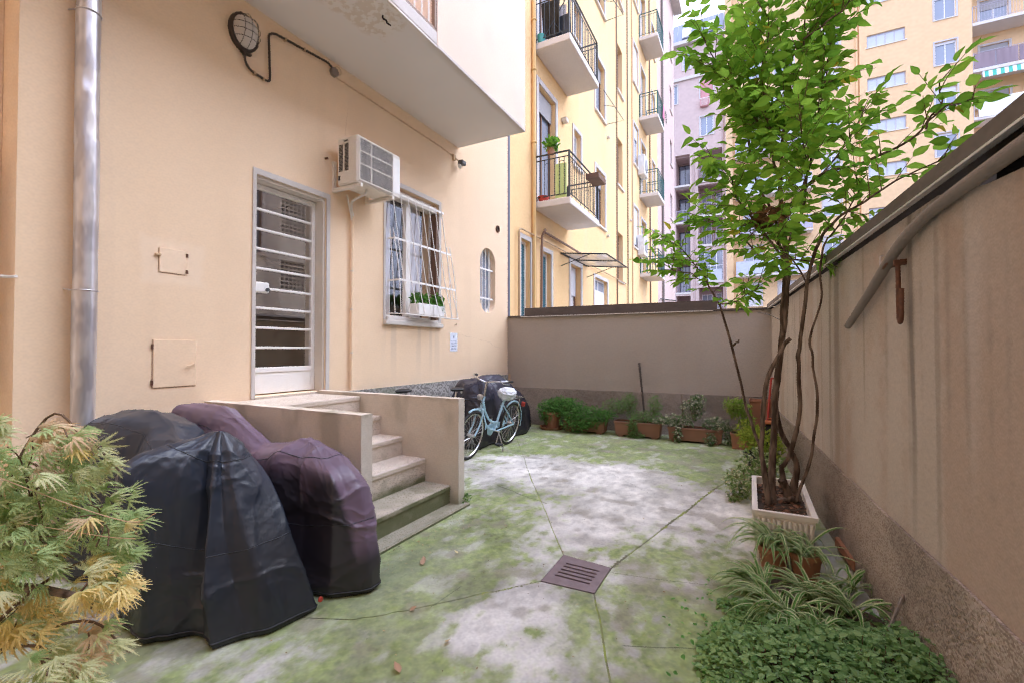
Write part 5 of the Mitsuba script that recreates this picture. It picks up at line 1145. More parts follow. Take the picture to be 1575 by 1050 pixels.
# ================================================================ bicycles
def bicycle(X, Yf, lean, label, fm, group=None, r=.315, bag=False, seat_z=.80, hb_drop=0.0):
    """front wheel at (X, Yf), pointing towards -Y; local s forward, l left, z up"""
    b = thing('bicycle', label, 'bicycle', group)
    cl, sl = math.cos(lean), math.sin(lean)
    WB = 1.07
    loc = np.array([[0, 1, 0, 0], [-1, 0, 0, 0], [0, 0, 1, 0], [0, 0, 0, 1.0]])              # s->-Y, l->+X
    rot = np.array([[cl, 0, sl, 0], [0, 1, 0, 0], [-sl, 0, cl, 0], [0, 0, 0, 1.0]])             # lean to +X
    tr = np.eye(4); tr[:3, 3] = [X, Yf + WB, 0]
    F = tr @ rot @ loc
    def P(name, m, mt, parent=b, **k): return obj(name, M().tm(m.mesh()).xf(F), R(mt), parent, smooth=35, **k)
    for s, nm in ((WB, 'wheel'), (0, 'wheel')):
        c = (s, 0, r)
        w_ = P(nm, M().ring(c, (0, 1, 0), r - .018, .018, 48, 8), 'rubber')
        P('rim', M().ring(c, (0, 1, 0), r - .043, .011, 48, 6), 'chrome', w_)
        sp = M()
        for i in range(32):
            a = 2 * PI * i / 32; o = .022 * (1 if i % 2 else -1); a2 = a + (.5 if i % 4 < 2 else -.5)
            sp.tube([(s + .025 * math.cos(a2), o, r + .025 * math.sin(a2)), (s + (r - .05) * math.cos(a), 0, r + (r - .05) * math.sin(a))], .0016, 4)
        P('spokes', sp, 'chrome', w_, kind='stuff')
        P('hub', M().cyl((s, -.05, r), (s, .05, r), .02, 10), 'chrome', w_)
        P('mudguard', M().ring(c, (0, 1, 0), r + .016, .014, 26, 6, arc=((PI * 1.02, PI * 1.62) if s else (PI * .92, PI * 1.70))), fm)
    fr = M()
    for pts, rr in (([(.90, 0, .66), (.80, 0, .48), (.66, 0, .345), (.48, 0, .285)], .018), ([(.885, 0, .74), (.78, 0, .57), (.62, 0, .44), (.42, 0, .385)], .016),
                    ([(.48, 0, .285), (.29, 0, .71)], .017)):
        fr.tube(smooth_path(pts, 5) if len(pts) > 2 else pts, rr, 10)
    fr.cyl((.875, 0, .80), (.915, 0, .63), .021, 10)
    for l in (-.045, .045):
        fr.tube([(.48, l * .8, .285), (0, l * 1.2, r)], .010, 8).tube([(.33, l * .5, .62), (0, l * 1.2, r)], .009, 8)
    P('frame', fr, fm)
    fk = M()
    for l in (-.048, .048): fk.tube(smooth_path([(.918, l * .6, .63), (.93, l, .58), (.985, l, .42), (WB, l * 1.05, r)], 5), .011, 8)
    fk.cyl((.915, -.05, .63), (.915, .05, .63), .016, 8)
    P('fork', fk, fm)
    hb = M().cyl((.875, 0, .80), (.845, 0, .99), .013, 8).tube(smooth_path([(.70, -.27, 1.03), (.80, -.24, 1.035), (.89, -.10, 1.01), (.86, 0, .985), (.89, .10, 1.01), (.80, .24, 1.035), (.70, .27, 1.03)], 5), .011, 8)
    dz_ = np.eye(4); dz_[2, 3] = -hb_drop
    P('handlebar', hb.xf(dz_), 'chrome')
    for l in (-1, 1): P('grip', M().tube([(.66, l * .278, 1.025), (.77, l * .252, 1.035)], .016, 8).xf(dz_), 'black_plastic')
    for l in (-1, 1): P('brake_lever', M().tube([(.84, l * .20, 1.025), (.85, l * .25, 1.005), (.76, l * .29, .995)], .006, 6).xf(dz_), 'chrome')
    if not hb_drop:
        P('brake_cables', M().tube(smooth_path([(.82, .22, 1.03), (.98, .1, 1.04), (.95, .02, .70)], 6), .003, 5).tube(smooth_path([(.82, -.22, 1.03), (.99, -.08, 1.05), (.92, .03, .66)], 6), .003, 5), 'black_plastic')
    P('seat_post', M().cyl((.29, 0, .71), (.26, 0, seat_z - .02), .013, 8), 'chrome')
    sd = trimesh.creation.icosphere(2, 1.0); v = sd.vertices.copy(); x = v[:, 0]
    v[:, 1] *= np.where(x > 0, .085 * (1 - .72 * np.clip(x, 0, 1)), .095); v[:, 0] *= .14; v[:, 2] = v[:, 2] * .028 + .018 * (np.abs(x) ** 2)
    sm_ = M().add(v + [.25, 0, seat_z + .012], sd.faces)
    sd_ = P('saddle', sm_, 'black_plastic')
    P('springs', M().cyl((.19, -.04, seat_z - .045), (.19, -.04, seat_z), .014, 8).cyl((.19, .04, seat_z - .045), (.19, .04, seat_z), .014, 8), 'chrome', sd_)
    P('chain_guard', M().box(.08, .56, -.062, -.050, .27, .36, b=.005).cyl((.48, -.062, .285), (.48, -.050, .285), .085, 20), fm)
    P('crank', M().cyl((.48, -.10, .285), (.48, .10, .285), .012, 8).tube([(.48, .085, .285), (.55, .095, .135)], .009, 6).tube([(.48, -.085, .285), (.41, -.095, .435)], .009, 6), 'chrome')
    P('pedal', M().box(.50, .60, .10, .18, .12, .145, b=.005), 'black_plastic'); P('pedal', M().box(.36, .46, -.18, -.10, .425, .45, b=.005), 'black_plastic')
    rk = M()
    for l in (-.06, -.02, .02, .06): rk.cyl((-.22, l, .70), (.20, l, .70), .005, 5)
    for s in (-.2, 0, .18): rk.cyl((s, -.06, .70), (s, .06, .70), .005, 5)
    for l in (-.06, .06): rk.cyl((-.08, l, .70), (0, l * 1.1, r), .005, 5)
    P('rack', rk, 'chrome')
    P('rear_lamp', M().box(-.37, -.34, -.03, .03, .53, .60, b=.006), 'red')
    P('headlamp', M().lathe([(0, 0), (.03, .0), (.042, .05), (.0, .055)], (0, 0, 0)).xf([[0, 0, 1, .93], [0, 1, 0, 0], [-1, 0, 0, .80], [0, 0, 0, 1]]), 'chrome')
    kx = r * 0
    P('kickstand', M().tube([(.44, .05, .27), (.47, .17, .035 + .05), (.50, .18, .03)], .008, 6), 'chrome')
    return b, F
b1, F1 = bicycle(-3.20, 4.93, .15, 'pale blue step through bicycle standing on its kickstand beside the stair wall', 'bike_blue')
# plastic bag pulled over its saddle
sp = trimesh.creation.icosphere(4, 1.0); v = sp.vertices.copy()
v = v * [.17, .125, .085]; nn = meshkit.fbm(sp.vertices * 3.2, 3, 5) - .5; v *= (1 + .30 * nn)[:, None]; v[:, 2] -= .05 * np.clip(-sp.vertices[:, 2], 0, 1) * (meshkit.noise(sp.vertices * 6, 8))
v += sp.vertices * ((np.abs(meshkit.fbm(sp.vertices * 7, 2, 9) - .5)) * -.05)[:, None]
obj('plastic_bag', M().add(v + [.23, 0, .79], sp.faces).xf(F1), R('bag'), smooth=True, label='white plastic bag pulled over the saddle of the pale blue bicycle', cat='bag')
bicycle(-3.62, 4.43, .03, 'dark bicycle behind the pale blue one, its black saddle showing over the stair wall', 'bike_dark', seat_z=.84, hb_drop=.30)
bicycle(-3.86, 3.63, .0, 'bicycle almost hidden behind the stair wall, only its black saddle tip showing at far left', 'bike_dark', seat_z=.87, hb_drop=.30)

# ================================================================ plants: leaf shapes
def place(pos, axis, nrm, size):
    a = np.asarray(axis, float); a = a / (np.linalg.norm(a, axis=-1, keepdims=True) + 1e-9); n = np.asarray(nrm, float)
    n = n - a * (a * n).sum(-1, keepdims=True); n = n / (np.linalg.norm(n, axis=-1, keepdims=True) + 1e-9); b = np.cross(n, a)
    m = np.zeros(a.shape[:-1] + (4, 4)); s = np.asarray(size, float)[..., None]
    m[..., :3, 0], m[..., :3, 1], m[..., :3, 2], m[..., :3, 3], m[..., 3, 3] = a * s, b * s, n * s, pos, 1
    return m
def bake(tmpl, mats, cols):
    """templates (v, f, tint per vertex) under many matrices -> mesh, colours"""
    v, f, t = tmpl; V = np.einsum('kij,nj->kni', mats[:, :3, :3], v) + mats[:, None, :3, 3]
    C = np.clip(cols[:, None, :] * t[None], 0, 1)
    return V.reshape(-1, 3), (f[None] + (np.arange(len(mats)) * len(v))[:, None, None]).reshape(-1, 3), C.reshape(-1, 3)
def bake_many(tmpls, idx, mats, cols):
    vs, fs, cs, n = [], [], [], 0
    for i, t in enumerate(tmpls):
        s_ = idx == i
        if not s_.any(): continue
        v, f, c_ = bake(t, mats[s_], cols[s_]); vs.append(v); fs.append(f + n); cs.append(c_); n += len(v)
    return trimesh.Trimesh(np.vstack(vs), np.vstack(fs), process=False), np.vstack(cs)
def ovate(w=.46, fold=.10, curl=.12, tip=1.5, n=7, wave=.02):
    """pointed oval leaf of length 1 along x, folded on its midrib"""
    t = np.linspace(0, 1, n); ww = w * .5 * np.sin(PI * t ** .8) ** .9 * (1 - t ** 3 * .35)
    ww[0] = ww[-1] = 0; z = -curl * t ** 2
    v, f, tint = [], [], []
    for i in range(n):
        k = 1 if i % 2 else -1
        v += [[t[i], 0, z[i] - 0], [t[i], ww[i], z[i] + fold * ww[i] * 2 + wave * k * (ww[i] > 0)], [t[i], -ww[i], z[i] + fold * ww[i] * 2 - wave * k * (ww[i] > 0)]]
        tint += [[1.22, 1.12, 1.1], [.95, .97, .95], [1, 1, 1]]
    for i in range(n - 1):
        a, b = 3 * i, 3 * i + 3
        for c in ([a, b, b + 1], [a, b + 1, a + 1], [a, a + 2, b + 2], [a, b + 2, b]):
            f.append(c)
    return np.array(v, float), np.array(f), np.array(tint)
OV = [ovate(.50, .12, .10), ovate(.44, .22, .22), ovate(.54, .05, .05), ovate(.40, .28, .30)]
def rvec(g, n): d = g.normal(size=(n, 3)); return d / np.linalg.norm(d, axis=1, keepdims=True)
CAM = np.array([0, 0, 1.4])
def foliage(parent, tm, idx, mats, cols, n_parts, mt='leaf', name='leaf', levels=5, group=None):
    """the leaves that show largest as parts (sharing a few ply dicts), the rest as one 'stuff' part"""
    pos = mats[:, :3, 3]; size = np.linalg.norm(mats[:, :3, 0], axis=1); d = pos - CAM; zc = d @ fwd
    u = (d @ np.array([math.cos(YAW), math.sin(YAW), 0])) / np.maximum(zc, .05); w_ = d[:, 2] / np.maximum(zc, .05)
    vis = (zc > .1) & (np.abs(u) < 1.1) & (np.abs(w_ - .02) < .73)
    order = np.argsort(-(size / np.linalg.norm(d, axis=1)) * vis)
    part = order[:n_parts]; rest = order[n_parts:]
    # shared ply dicts: shape x colour class
    lum = cols[part].mean(1); cls = np.argsort(np.argsort(lum)) * levels // max(len(part), 1); dicts = {}
    if group is not None: cls = group[part] * 3 + np.minimum((cols[part][:, 1] * 9.7 * 3 % 3).astype(int), 2)
    for i, p_ in enumerate(part):
        k = (int(idx[p_]), int(cls[i]))
        if k not in dicts:
            c = cols[part][cls == cls[i]].mean(0); v, f, t = tm[k[0]]
            dicts[k] = mikit.ply((v, f), R(mt), smooth=True, color=np.clip(c * t, 0, 1))
        obj(name, dicts[k], None, parent, to_world=T(mats[p_].tolist()))
    if len(rest):
        m, C = bake_many(tm, idx[rest], mats[rest], cols[rest])
        obj('foliage', m, R(mt), parent, smooth=True, color=C, kind='stuff')

# ================================================================ the multi-stemmed tree in the white trough
STEMS = {
    'A': [[0.135, 3.86, 0.239], [0.137, 3.878, 0.453], [0.154, 3.895, 0.799], [0.165, 3.912, 1.091], [0.189, 3.93, 1.302], [0.212, 3.948, 1.496], [0.224, 3.965, 1.754], [0.24, 3.982, 2.068], [0.232, 4.0, 2.417]],
    'A2': [[0.21, 3.9, 1.495], [0.23, 3.888, 1.575], [0.243, 3.875, 1.745], [0.248, 3.862, 1.951], [0.241, 3.85, 2.139]],
    'B': [[0.112, 3.8, 0.264], [0.074, 3.788, 0.579], [0.071, 3.776, 0.811], [0.107, 3.764, 1.17], [0.181, 3.752, 1.362], [0.236, 3.74, 1.472]],
    'C': [[0.239, 3.95, 0.29], [0.198, 3.933, 0.504], [0.223, 3.917, 0.564], [0.272, 3.9, 0.709], [0.309, 3.883, 0.916], [0.31, 3.867, 1.245], [0.306, 3.85, 1.385], [0.326, 3.833, 1.561], [0.359, 3.817, 1.858], [0.409, 3.8, 2.094]],
    'D': [[0.267, 4.0, 0.338], [0.301, 3.99, 0.504], [0.265, 3.98, 0.651], [0.203, 3.97, 0.762], [0.17, 3.96, 0.941], [0.175, 3.95, 1.093]],
    'E': [[0.276, 3.9, 0.301], [0.316, 3.883, 0.405], [0.363, 3.867, 0.581], [0.398, 3.85, 0.826], [0.418, 3.833, 1.067], [0.388, 3.817, 1.317], [0.377, 3.8, 1.49], [0.434, 3.783, 1.727], [0.439, 3.767, 2.012], [0.475, 3.75, 2.162]],
    'F': [[0.13, 3.95, 0.24], [0.09, 3.992, 0.492], [0.053, 4.033, 0.674], [-0.008, 4.075, 0.87], [-0.048, 4.117, 1.023], [-0.127, 4.158, 1.41], [-0.223, 4.2, 1.764]],
    'Fs': [[-0.131, 4.14, 1.431], [-0.097, 4.13, 1.452], [-0.078, 4.12, 1.472]],
}
LIMBS = [
     [[0.241, 4.0, 2.071], [0.23, 3.98, 2.412], [0.212, 3.96, 2.802], [0.277, 3.94, 3.269], [0.361, 3.92, 3.67], [0.403, 3.9, 4.074]] ,
     [[0.236, 3.98, 2.068], [0.168, 4.024, 2.382], [0.062, 4.068, 2.715], [-0.003, 4.112, 3.162], [-0.047, 4.156, 3.674], [0.003, 4.2, 4.062]] ,
     [[0.232, 4.0, 2.417], [0.328, 3.892, 2.517], [0.454, 3.783, 2.601], [0.67, 3.675, 2.611], [0.874, 3.567, 2.672], [0.966, 3.458, 2.779], [0.959, 3.35, 2.895]] ,
     [[0.897, 3.42, 2.664], [0.939, 3.363, 2.734], [1.018, 3.307, 2.731], [1.064, 3.25, 2.72]] ,
     [[0.409, 3.8, 2.094], [0.492, 3.675, 2.252], [0.645, 3.55, 2.324], [0.807, 3.425, 2.398], [0.946, 3.3, 2.458]] ,
     [[0.237, 3.95, 1.965], [0.078, 4.017, 2.113], [-0.103, 4.083, 2.353], [-0.325, 4.15, 2.505]] ,
     [[-0.223, 4.2, 1.764], [-0.309, 4.225, 1.937], [-0.425, 4.25, 2.129], [-0.523, 4.275, 2.274], [-0.681, 4.3, 2.413]] ,
     [[-0.333, 4.2, 1.963], [-0.458, 4.167, 2.051], [-0.586, 4.133, 2.084], [-0.689, 4.1, 2.144]] ,
     [[0.233, 4.0, 2.565], [0.135, 3.9, 3.04], [0.106, 3.8, 3.389], [0.127, 3.7, 3.751]] ,
     [[0.359, 3.9, 3.659], [0.529, 3.85, 3.713], [0.652, 3.8, 3.818]] ,
     [[0.333, 3.95, 2.534], [0.445, 4.017, 3.021], [0.526, 4.083, 3.521], [0.592, 4.15, 3.96]] ,
     [[0.475, 3.75, 2.162], [0.563, 3.675, 2.286], [0.655, 3.6, 2.441]] ,
     [[-0.223, 4.2, 1.764], [-0.084, 4.1, 1.792], [0.054, 4.0, 1.861]] ,
     [[0.213, 3.98, 2.809], [0.041, 3.903, 3.162], [-0.155, 3.827, 3.475], [-0.285, 3.75, 3.746]] ,
     [[0.235, 3.9, 2.054], [-0.008, 3.767, 2.388], [-0.131, 3.633, 2.654], [-0.208, 3.5, 2.691]] ,
     [[0.241, 3.85, 2.139], [0.333, 3.733, 2.333], [0.344, 3.617, 2.652], [0.3, 3.5, 2.918]] ,
     [[0.468, 3.9, 2.638], [0.657, 4.0, 2.966], [0.752, 4.1, 3.154]] ,
     [[0.357, 3.8, 1.856], [0.247, 3.65, 2.032], [0.164, 3.5, 2.121]] ,
     [[0.243, 3.9, 2.053], [0.434, 4.0, 2.053], [0.586, 4.1, 2.129]] ,
]
tp = thing('planter_trough', 'white fluted rectangular plant trough holding the multi stemmed tree', 'planter')
px0, px1, py0, py1, pz = .005, .372, 3.46, 4.40, .335
tr_ = M()
def ring_wall(m, z0, z1, o0, o1, th):
    a = [(px0 - o0, py0 - o0), (px1 + o0, py0 - o0), (px1 + o0, py1 + o0), (px0 - o0, py1 + o0)]
    b = [(px0 - o1, py0 - o1), (px1 + o1, py0 - o1), (px1 + o1, py1 + o1), (px0 - o1, py1 + o1)]
    def ins(q, t): 
        cx, cy = (px0 + px1) / 2, (py0 + py1) / 2; return [(x + (t if x < cx else -t), y + (t if y < cy else -t)) for x, y in q]
    V = [(*p, z0) for p in a] + [(*p, z1) for p in b] + [(*p, z1) for p in ins(b, th)] + [(*p, z0) for p in ins(a, th)]
    f = []
    for L0, L1 in ((0, 4), (4, 8), (8, 12), (12, 0)):
        for i in range(4): j = (i + 1) % 4; f.append([L0 + i, L0 + j, L1 + j, L1 + i])
    m.add(V, f)
ring_wall(tr_, 0.0, pz - .031, -.035, -.012, .02)
tr_.box(px0 + .03, px1 - .03, py0 + .03, py1 - .03, .0, .05)
obj('body', tr_, R('planter_white'), tp, smooth=False)
rm_ = M(); ring_wall(rm_, pz - .03, pz, .0, .002, .034); obj('rim', rm_, R('planter_white'), tp, smooth=False)
fl_ = M()
for x in np.linspace(px0 + .035, px1 - .035, 11): fl_.tube([(x, py0 + .030, .02), (x, py0 + .006, pz - .05)], .012, 6)
for y in np.linspace(py0 + .04, py1 - .04, 26): fl_.tube([(px0 + .030, y, .02), (px0 + .006, y, pz - .05)], .012, 6)
obj('flutes', fl_, R('planter_white'), tp, smooth=True, kind='stuff')
g = np.random.default_rng(3)
U, W = np.meshgrid(np.linspace(px0 + .02, px1 - .02, 26), np.linspace(py0 + .02, py1 - .02, 60), indexing='ij')
Z = pz - .075 + .035 * meshkit.fbm(np.stack([U * 22, W * 22, U * 0], -1), 3, 4)
f = [[i * 60 + j, (i + 1) * 60 + j, (i + 1) * 60 + j + 1, i * 60 + j + 1] for i in range(25) for j in range(59)]
obj('potting_soil', M().add(np.stack([U, W, Z], -1).reshape(-1, 3), f), R('soil'), tp, smooth=True)
lt = M(); LC_ = []
n = 220; ps = np.stack([g.uniform(px0 + .05, px1 - .05, n), g.uniform(py0 + .05, py1 - .05, n), np.full(n, pz - .045)], 1)
mt_ = place(ps, np.c_[g.normal(size=(n, 2)), g.normal(size=n) * .2], np.c_[g.normal(size=(n, 2)) * .4, np.ones(n)], g.uniform(.02, .06, n))
m, C = bake_many(OV, g.integers(0, 4, n), mt_, np.array([.16, .09, .06]) * g.uniform(.5, 2.2, (n, 1))); obj('dead_leaves', m, R('leaf_soft'), tp, smooth=True, color=C, kind='stuff')

tree = thing('tree', 'tall multi stemmed leafy tree growing from the white trough by the long wall', 'tree')
g = np.random.default_rng(21)
def wig(p, amp, seed):
    p = smooth_path(p, 6); t = np.arange(len(p)) * .35
    for k in range(3): p[:, k] += amp * (meshkit.noise(np.stack([t, t * 0 + seed + k * 7.3, t * 0], 1), seed) - .5)
    return p
rad = {'A': (.026, .018), 'A2': (.014, .011), 'B': (.018, .014), 'C': (.017, .011), 'D': (.022, .015), 'E': (.011, .006), 'F': (.014, .009), 'Fs': (.008, .006)}
for i, (k, p_) in enumerate(STEMS.items()):
    q = wig(p_, .012, i); r0, r1 = rad[k]; t = np.linspace(0, 1, len(q)); r_ = (r0 + (r1 - r0) * t) * (1 + .16 * (meshkit.noise(np.stack([t * 14, t * 0 + i, t * 0], 1), 2) - .5)) * (1 + .5 * np.exp(-t * 14) * (k not in ('A2', 'Fs')))
    if k == 'B': q[-3:, 0] += [0, .008, .018]
    obj('stem', M().tube(q, r_, 10), R('bark'), tree, smooth=True)
root = M()
for a, b in (((.13, 3.86, .27), (.24, 3.95, .30)), ((.24, 3.95, .28), (.276, 3.9, .32)), ((.20, 3.92, .44), (.26, 3.98, .30)), ((.11, 3.80, .27), (.13, 3.86, .33))): root.tube([a, b], [.03, .022], 8)
obj('root', root, R('bark'), tree, smooth=True)
L_radius = [.018, .012, .014, .006, .011, .010, .008, .005, .010, .008, .010, .006, .005, .009, .009, .008, .007, .006, .007]
tw = M(); mats, cols = [], []
tips = []
for li, p_ in enumerate(LIMBS):
    q = wig(p_, .03, 40 + li); n = len(q); r_ = np.linspace(L_radius[li], .003, n)
    obj('branch', M().tube(q, r_, 7), R('bark'), tree, smooth=True)
    seg = np.linalg.norm(np.diff(q, axis=0), axis=1); s = np.r_[0, np.cumsum(seg)]; S = s[-1]
    start = {0: .25, 1: .35, 2: .22, 4: .35, 5: .25, 8: .3, 10: .2, 13: .2}.get(li, .15) * S
    dens = {2: .080, 3: .055, 4: .070, 6: .026, 7: .026, 12: .024, 0: .025, 1: .027, 8: .026, 10: .028, 13: .026, 14: .026, 15: .026}.get(li, .033)
    for s_ in np.arange(start, S + .02, dens):
        i = min(np.searchsorted(s, s_), n - 1); o = q[i]; ax = q[min(i + 1, n - 1)] - q[max(i - 1, 0)]; ax /= np.linalg.norm(ax)
        d = rvec(g, 1)[0]; d = d - ax * (d @ ax) * .4; d[2] = d[2] * .7 + .22; d += ax * (.35 + .5 * s_ / S); d /= np.linalg.norm(d)
        L = g.uniform(.16, .36) * {6: .75, 7: .75, 12: .7, 3: .55, 2: .8, 4: .8}.get(li, 1.0)
        if li in (0, 1, 8, 9, 10, 13) and s_ / S > .3: L *= 1.25
        k = 7; t = np.linspace(0, 1, k)[:, None]
        pts = o + d * L * t + np.array([0, 0, -.10 * L]) * t ** 2 + g.normal(size=3) * .05 * L * t ** 2
        tw.tube(pts, np.linspace(.0032, .0014, k), 4, cap=False)
        nl = max(3, int(L / .042)); side = np.cross(d, [0, 0, 1.0]); side /= np.linalg.norm(side) + 1e-9
        upn = np.cross(side, d) + g.normal(size=3) * .25
        for j in range(nl + 1):
            tt = (j + .6) / (nl + .6); pos = o + d * L * tt + np.array([0, 0, -.10 * L]) * tt ** 2
            sg = 1 if j % 2 else -1
            a = d * (.55 if j < nl else 1.3) + side * sg * (.85 if j < nl else 0) + np.array([0, 0, -.42]) + g.normal(size=3) * .20
            sz = g.uniform(.078, .124) * (.8 if j == 0 else 1) * (.85 if li in (6, 7, 12) else 1)
            mats.append(place(pos, a, upn + g.normal(size=3) * .45, sz))
            y_ = g.random(); c = np.array([.140, .335, .037]) * (1 - y_) + np.array([.290, .530, .072]) * y_
            if g.random() < .02: c = np.array([.45, .42, .05])
            cols.append(c * g.uniform(.8, 1.15))
obj('twigs', tw, R('twig'), tree, smooth=True, kind='stuff')
mats, cols = np.array(mats), np.array(cols)
foliage(tree, OV, g.integers(0, 4, len(mats)), mats, cols, 300, levels=7)
N_TREE = len(mats)
nest = obj('dead_twigs', (lambda m: [m.tube(smooth_path([(.02, 3.9, 2.33) + g.normal(size=3) * .05, (.12, 3.85, 2.36) + g.normal(size=3) * .07, (.20, 3.88, 2.30) + g.normal(size=3) * .05], 3), .003, 4) for _ in range(26)] and m)(M()), R('twig'), tree, kind='stuff')
mn, Cn = leafy((.12, 3.86, 2.37), (.13, .09, .06), 90, .085, 17, ((.24, .12, .06), (.42, .24, .13))); obj('dead_leaves', mn, R('leaf_soft'), tree, smooth=False, color=Cn, kind='stuff', label='nest of brown dead leaves caught in the branches')

# ================================================================ cut-leaf maple at the left edge
mp = thing('japanese_maple', 'lacy cut leaf maple with green and yellow leaves at the left edge', 'shrub')
def palm(g, droop=.35, lobes=7):   # deeply cut hand-shaped leaf
    v, f = [], []; t_ = []
    for li in range(lobes):
        a = (li - (lobes - 1) / 2) * (2.05 / lobes) * 1.12; L = 1.0 - .42 * abs(a) / 1.2 + g.uniform(-.06, .06)
        ca, sa = math.cos(a), math.sin(a); n = 8; b0 = len(v)
        for i in range(n):
            t = i / (n - 1); w = .060 * math.sin(PI * (t * .86 + .08)) * (1 - .55 * t) + .004
            x = L * t; sgn = (0)
            z = -droop * (t * L) ** 2 + .10 * math.sin(a * 2 + t * 3)
            for s_ in (-1, 1): v.append([ca * x - sa * s_ * w, sa * x + ca * s_ * w, z + .012 * (s_ if i % 2 else -s_)]); t_.append([1 + .15 * t, 1 - .03 * t, 1])
        for i in range(n - 1): f += [[b0 + 2 * i, b0 + 2 * i + 2, b0 + 2 * i + 3], [b0 + 2 * i, b0 + 2 * i + 3, b0 + 2 * i + 1]]
        for i in range(2, n - 1):      # serrated side teeth
            t = i / (n - 1); x = L * t
            for s_ in (-1, 1):
                w = .060 * math.sin(PI * (t * .86 + .08)) * (1 - .55 * t); z = -droop * (t * L) ** 2 + .10 * math.sin(a * 2 + t * 3); k = len(v)
                tl = .17 * (1 - .5 * t)
                for (dx, dy) in ((-.05, w * .8), (.02, w * .8), (tl, w + tl * .55)):
                    v.append([ca * (x + dx) - sa * s_ * dy, sa * (x + dx) + ca * s_ * dy, z - .02 * (dx > .05)]); t_.append([1.1, 1.0, 1.0])
                f.append([k, k + 1, k + 2])
    return np.array(v), np.array(f), np.array(t_)
g = np.random.default_rng(77)
PT = [palm(g, .25), palm(g, .5), palm(g, .75), palm(g, .4, 5)]
# clumps: centre, radii, number, colour class (0 green, 1 pale green, 2 yellow, 3 tan)
CL = [((-1.68, .38, 1.02), (.16, .13, .16), 66, 0), ((-1.52, .50, 1.05), (.15, .10, .13), 54, 0), ((-1.48, .48, .90), (.14, .10, .11), 54, 0), ((-1.78, .40, .80), (.14, .10, .12), 36, 1), ((-1.36, .60, .93), (.09, .07, .12), 36, 0),
      ((-1.30, .56, .82), (.10, .06, .05), 20, 2), ((-1.52, .50, .72), (.12, .08, .06), 30, 2), ((-1.70, .42, .66), (.14, .08, .07), 26, 2), ((-1.34, .48, .64), (.12, .07, .06), 22, 1), ((-1.28, .55, .68), (.08, .05, .04), 8, 3), ((-1.50, .40, .55), (.14, .08, .07), 26, 1), ((-1.66, .36, .47), (.13, .08, .07), 20, 0),
      ((-1.52, .55, 1.17), (.14, .06, .035), 24, 3), ((-1.75, .44, 1.18), (.12, .06, .05), 24, 1), ((-1.9, .5, 1.0), (.12, .1, .18), 30, 0), ((-1.42, .58, 1.10), (.07, .05, .05), 12, 1)]
PAL = [((.28, .45, .16), (.52, .66, .34)), ((.46, .58, .27), (.70, .76, .48)), ((.68, .60, .20), (.80, .75, .38)), ((.58, .46, .27), (.74, .66, .44))]
mats, cols, br, grp = [], [], M(), []
CL = [((c[0] - .13, c[1] - .02, c[2]), (r_[0] * 1.05, r_[1], r_[2] * 1.08), n, k) for c, r_, n, k in CL]
stem0 = np.array([-1.95, .30, .30])
for c, r_, n, k in CL:
    c, r_ = np.array(c), np.array(r_)
    q = smooth_path([stem0 + g.normal(size=3) * .04, (stem0 + c) / 2 + [0, 0, .14], c + [-.08, 0, .04], c + [.06, .04, -.02]], 6)
    br.tube(q, np.linspace(.006, .002, len(q)), 6)
    for i in range(int(n * 1.9)):
        d = rvec(g, 1)[0]; pos = c + d * r_ * g.random() ** .4
        out = np.array([.75, .35, -.25]) + g.normal(size=3) * .45 + (pos - c) / r_.mean() * .35
        up_ = np.array([.25, -.55, .8]) + g.normal(size=3) * .35
        mats.append(place(pos, out, up_, g.uniform(.038, .062)))
        kk = k if g.random() < .62 else int(g.choice(4, p=[.45, .45, .07, .03])); a, b = map(np.array, PAL[kk]); y_ = g.random(); cols.append(a + (b - a) * y_); grp.append(kk)
    for i in range(n // 5):
        a = c + rvec(g, 1)[0] * r_ * .9; br.tube(smooth_path([c + [-.05, 0, .02], (a + c) / 2 + [0, 0, .02], a], 3), .0016, 4)
obj('branch', br, R('twig'), mp, smooth=True)
obj('trunk', M().tube(smooth_path([(-2.3, .42, 0), (-2.1, .40, .35), (-1.98, .42, .62), (-1.70, .46, .78), (-1.40, .52, .80)], 5), np.linspace(.026, .008, 21), 8), R('bark'), mp, smooth=True)
obj('dry_stem', M().tube(smooth_path([(-1.62, .40, 1.10), (-1.45, .50, 1.02), (-1.32, .56, .985), (-1.26, .58, 1.01)], 5), .0013, 5).tube(smooth_path([(-1.6, .45, .97), (-1.42, .54, .94), (-1.33, .57, .94)], 5), .0012, 5), R('cable_tan'), mp)
mats, cols = np.array(mats), np.array(cols)
foliage(mp, PT, g.integers(0, 4, len(mats)), mats, cols, 300, 'leaf_soft', levels=9, group=np.array(grp))

# ================================================================ bed on the right: ground cover and spider plants
g = np.random.default_rng(31)
def cover_h(x, y):
    e = np.minimum(np.clip((x + .22 + .06 * np.sin(y * 9)) / .34, 0, 1), np.clip((2.92 - y + .20 * (x - .2)) / .40, 0, 1))
    e = np.clip(e - .35 * (meshkit.fbm(np.stack([x * 9, y * 9, x * 0 + 3], -1), 3, 9) - .35) * (e < .95), 0, 1)
    e = e * (1 + .75 * np.clip((x - .15) / .4, 0, 1) * np.clip((2.75 - y) / .5, 0, 1))
    return e * (.05 + .15 * meshkit.fbm(np.stack([x * 5, y * 5, x * 0], -1), 3, 6))
n = 11000; X_ = g.uniform(-.22, .74, n * 2); Y_ = g.uniform(1.35, 3.1, n * 2)
ok = (X_ < .8128 - .0662 * Y_ - .015) & (cover_h(X_, Y_) > .008 * g.random(n * 2)) ; X_, Y_ = X_[ok][:n], Y_[ok][:n]; n = len(X_)
Hh = cover_h(X_, Y_); Zz = Hh * g.uniform(.25, 1.0, n) ** .6 + .012
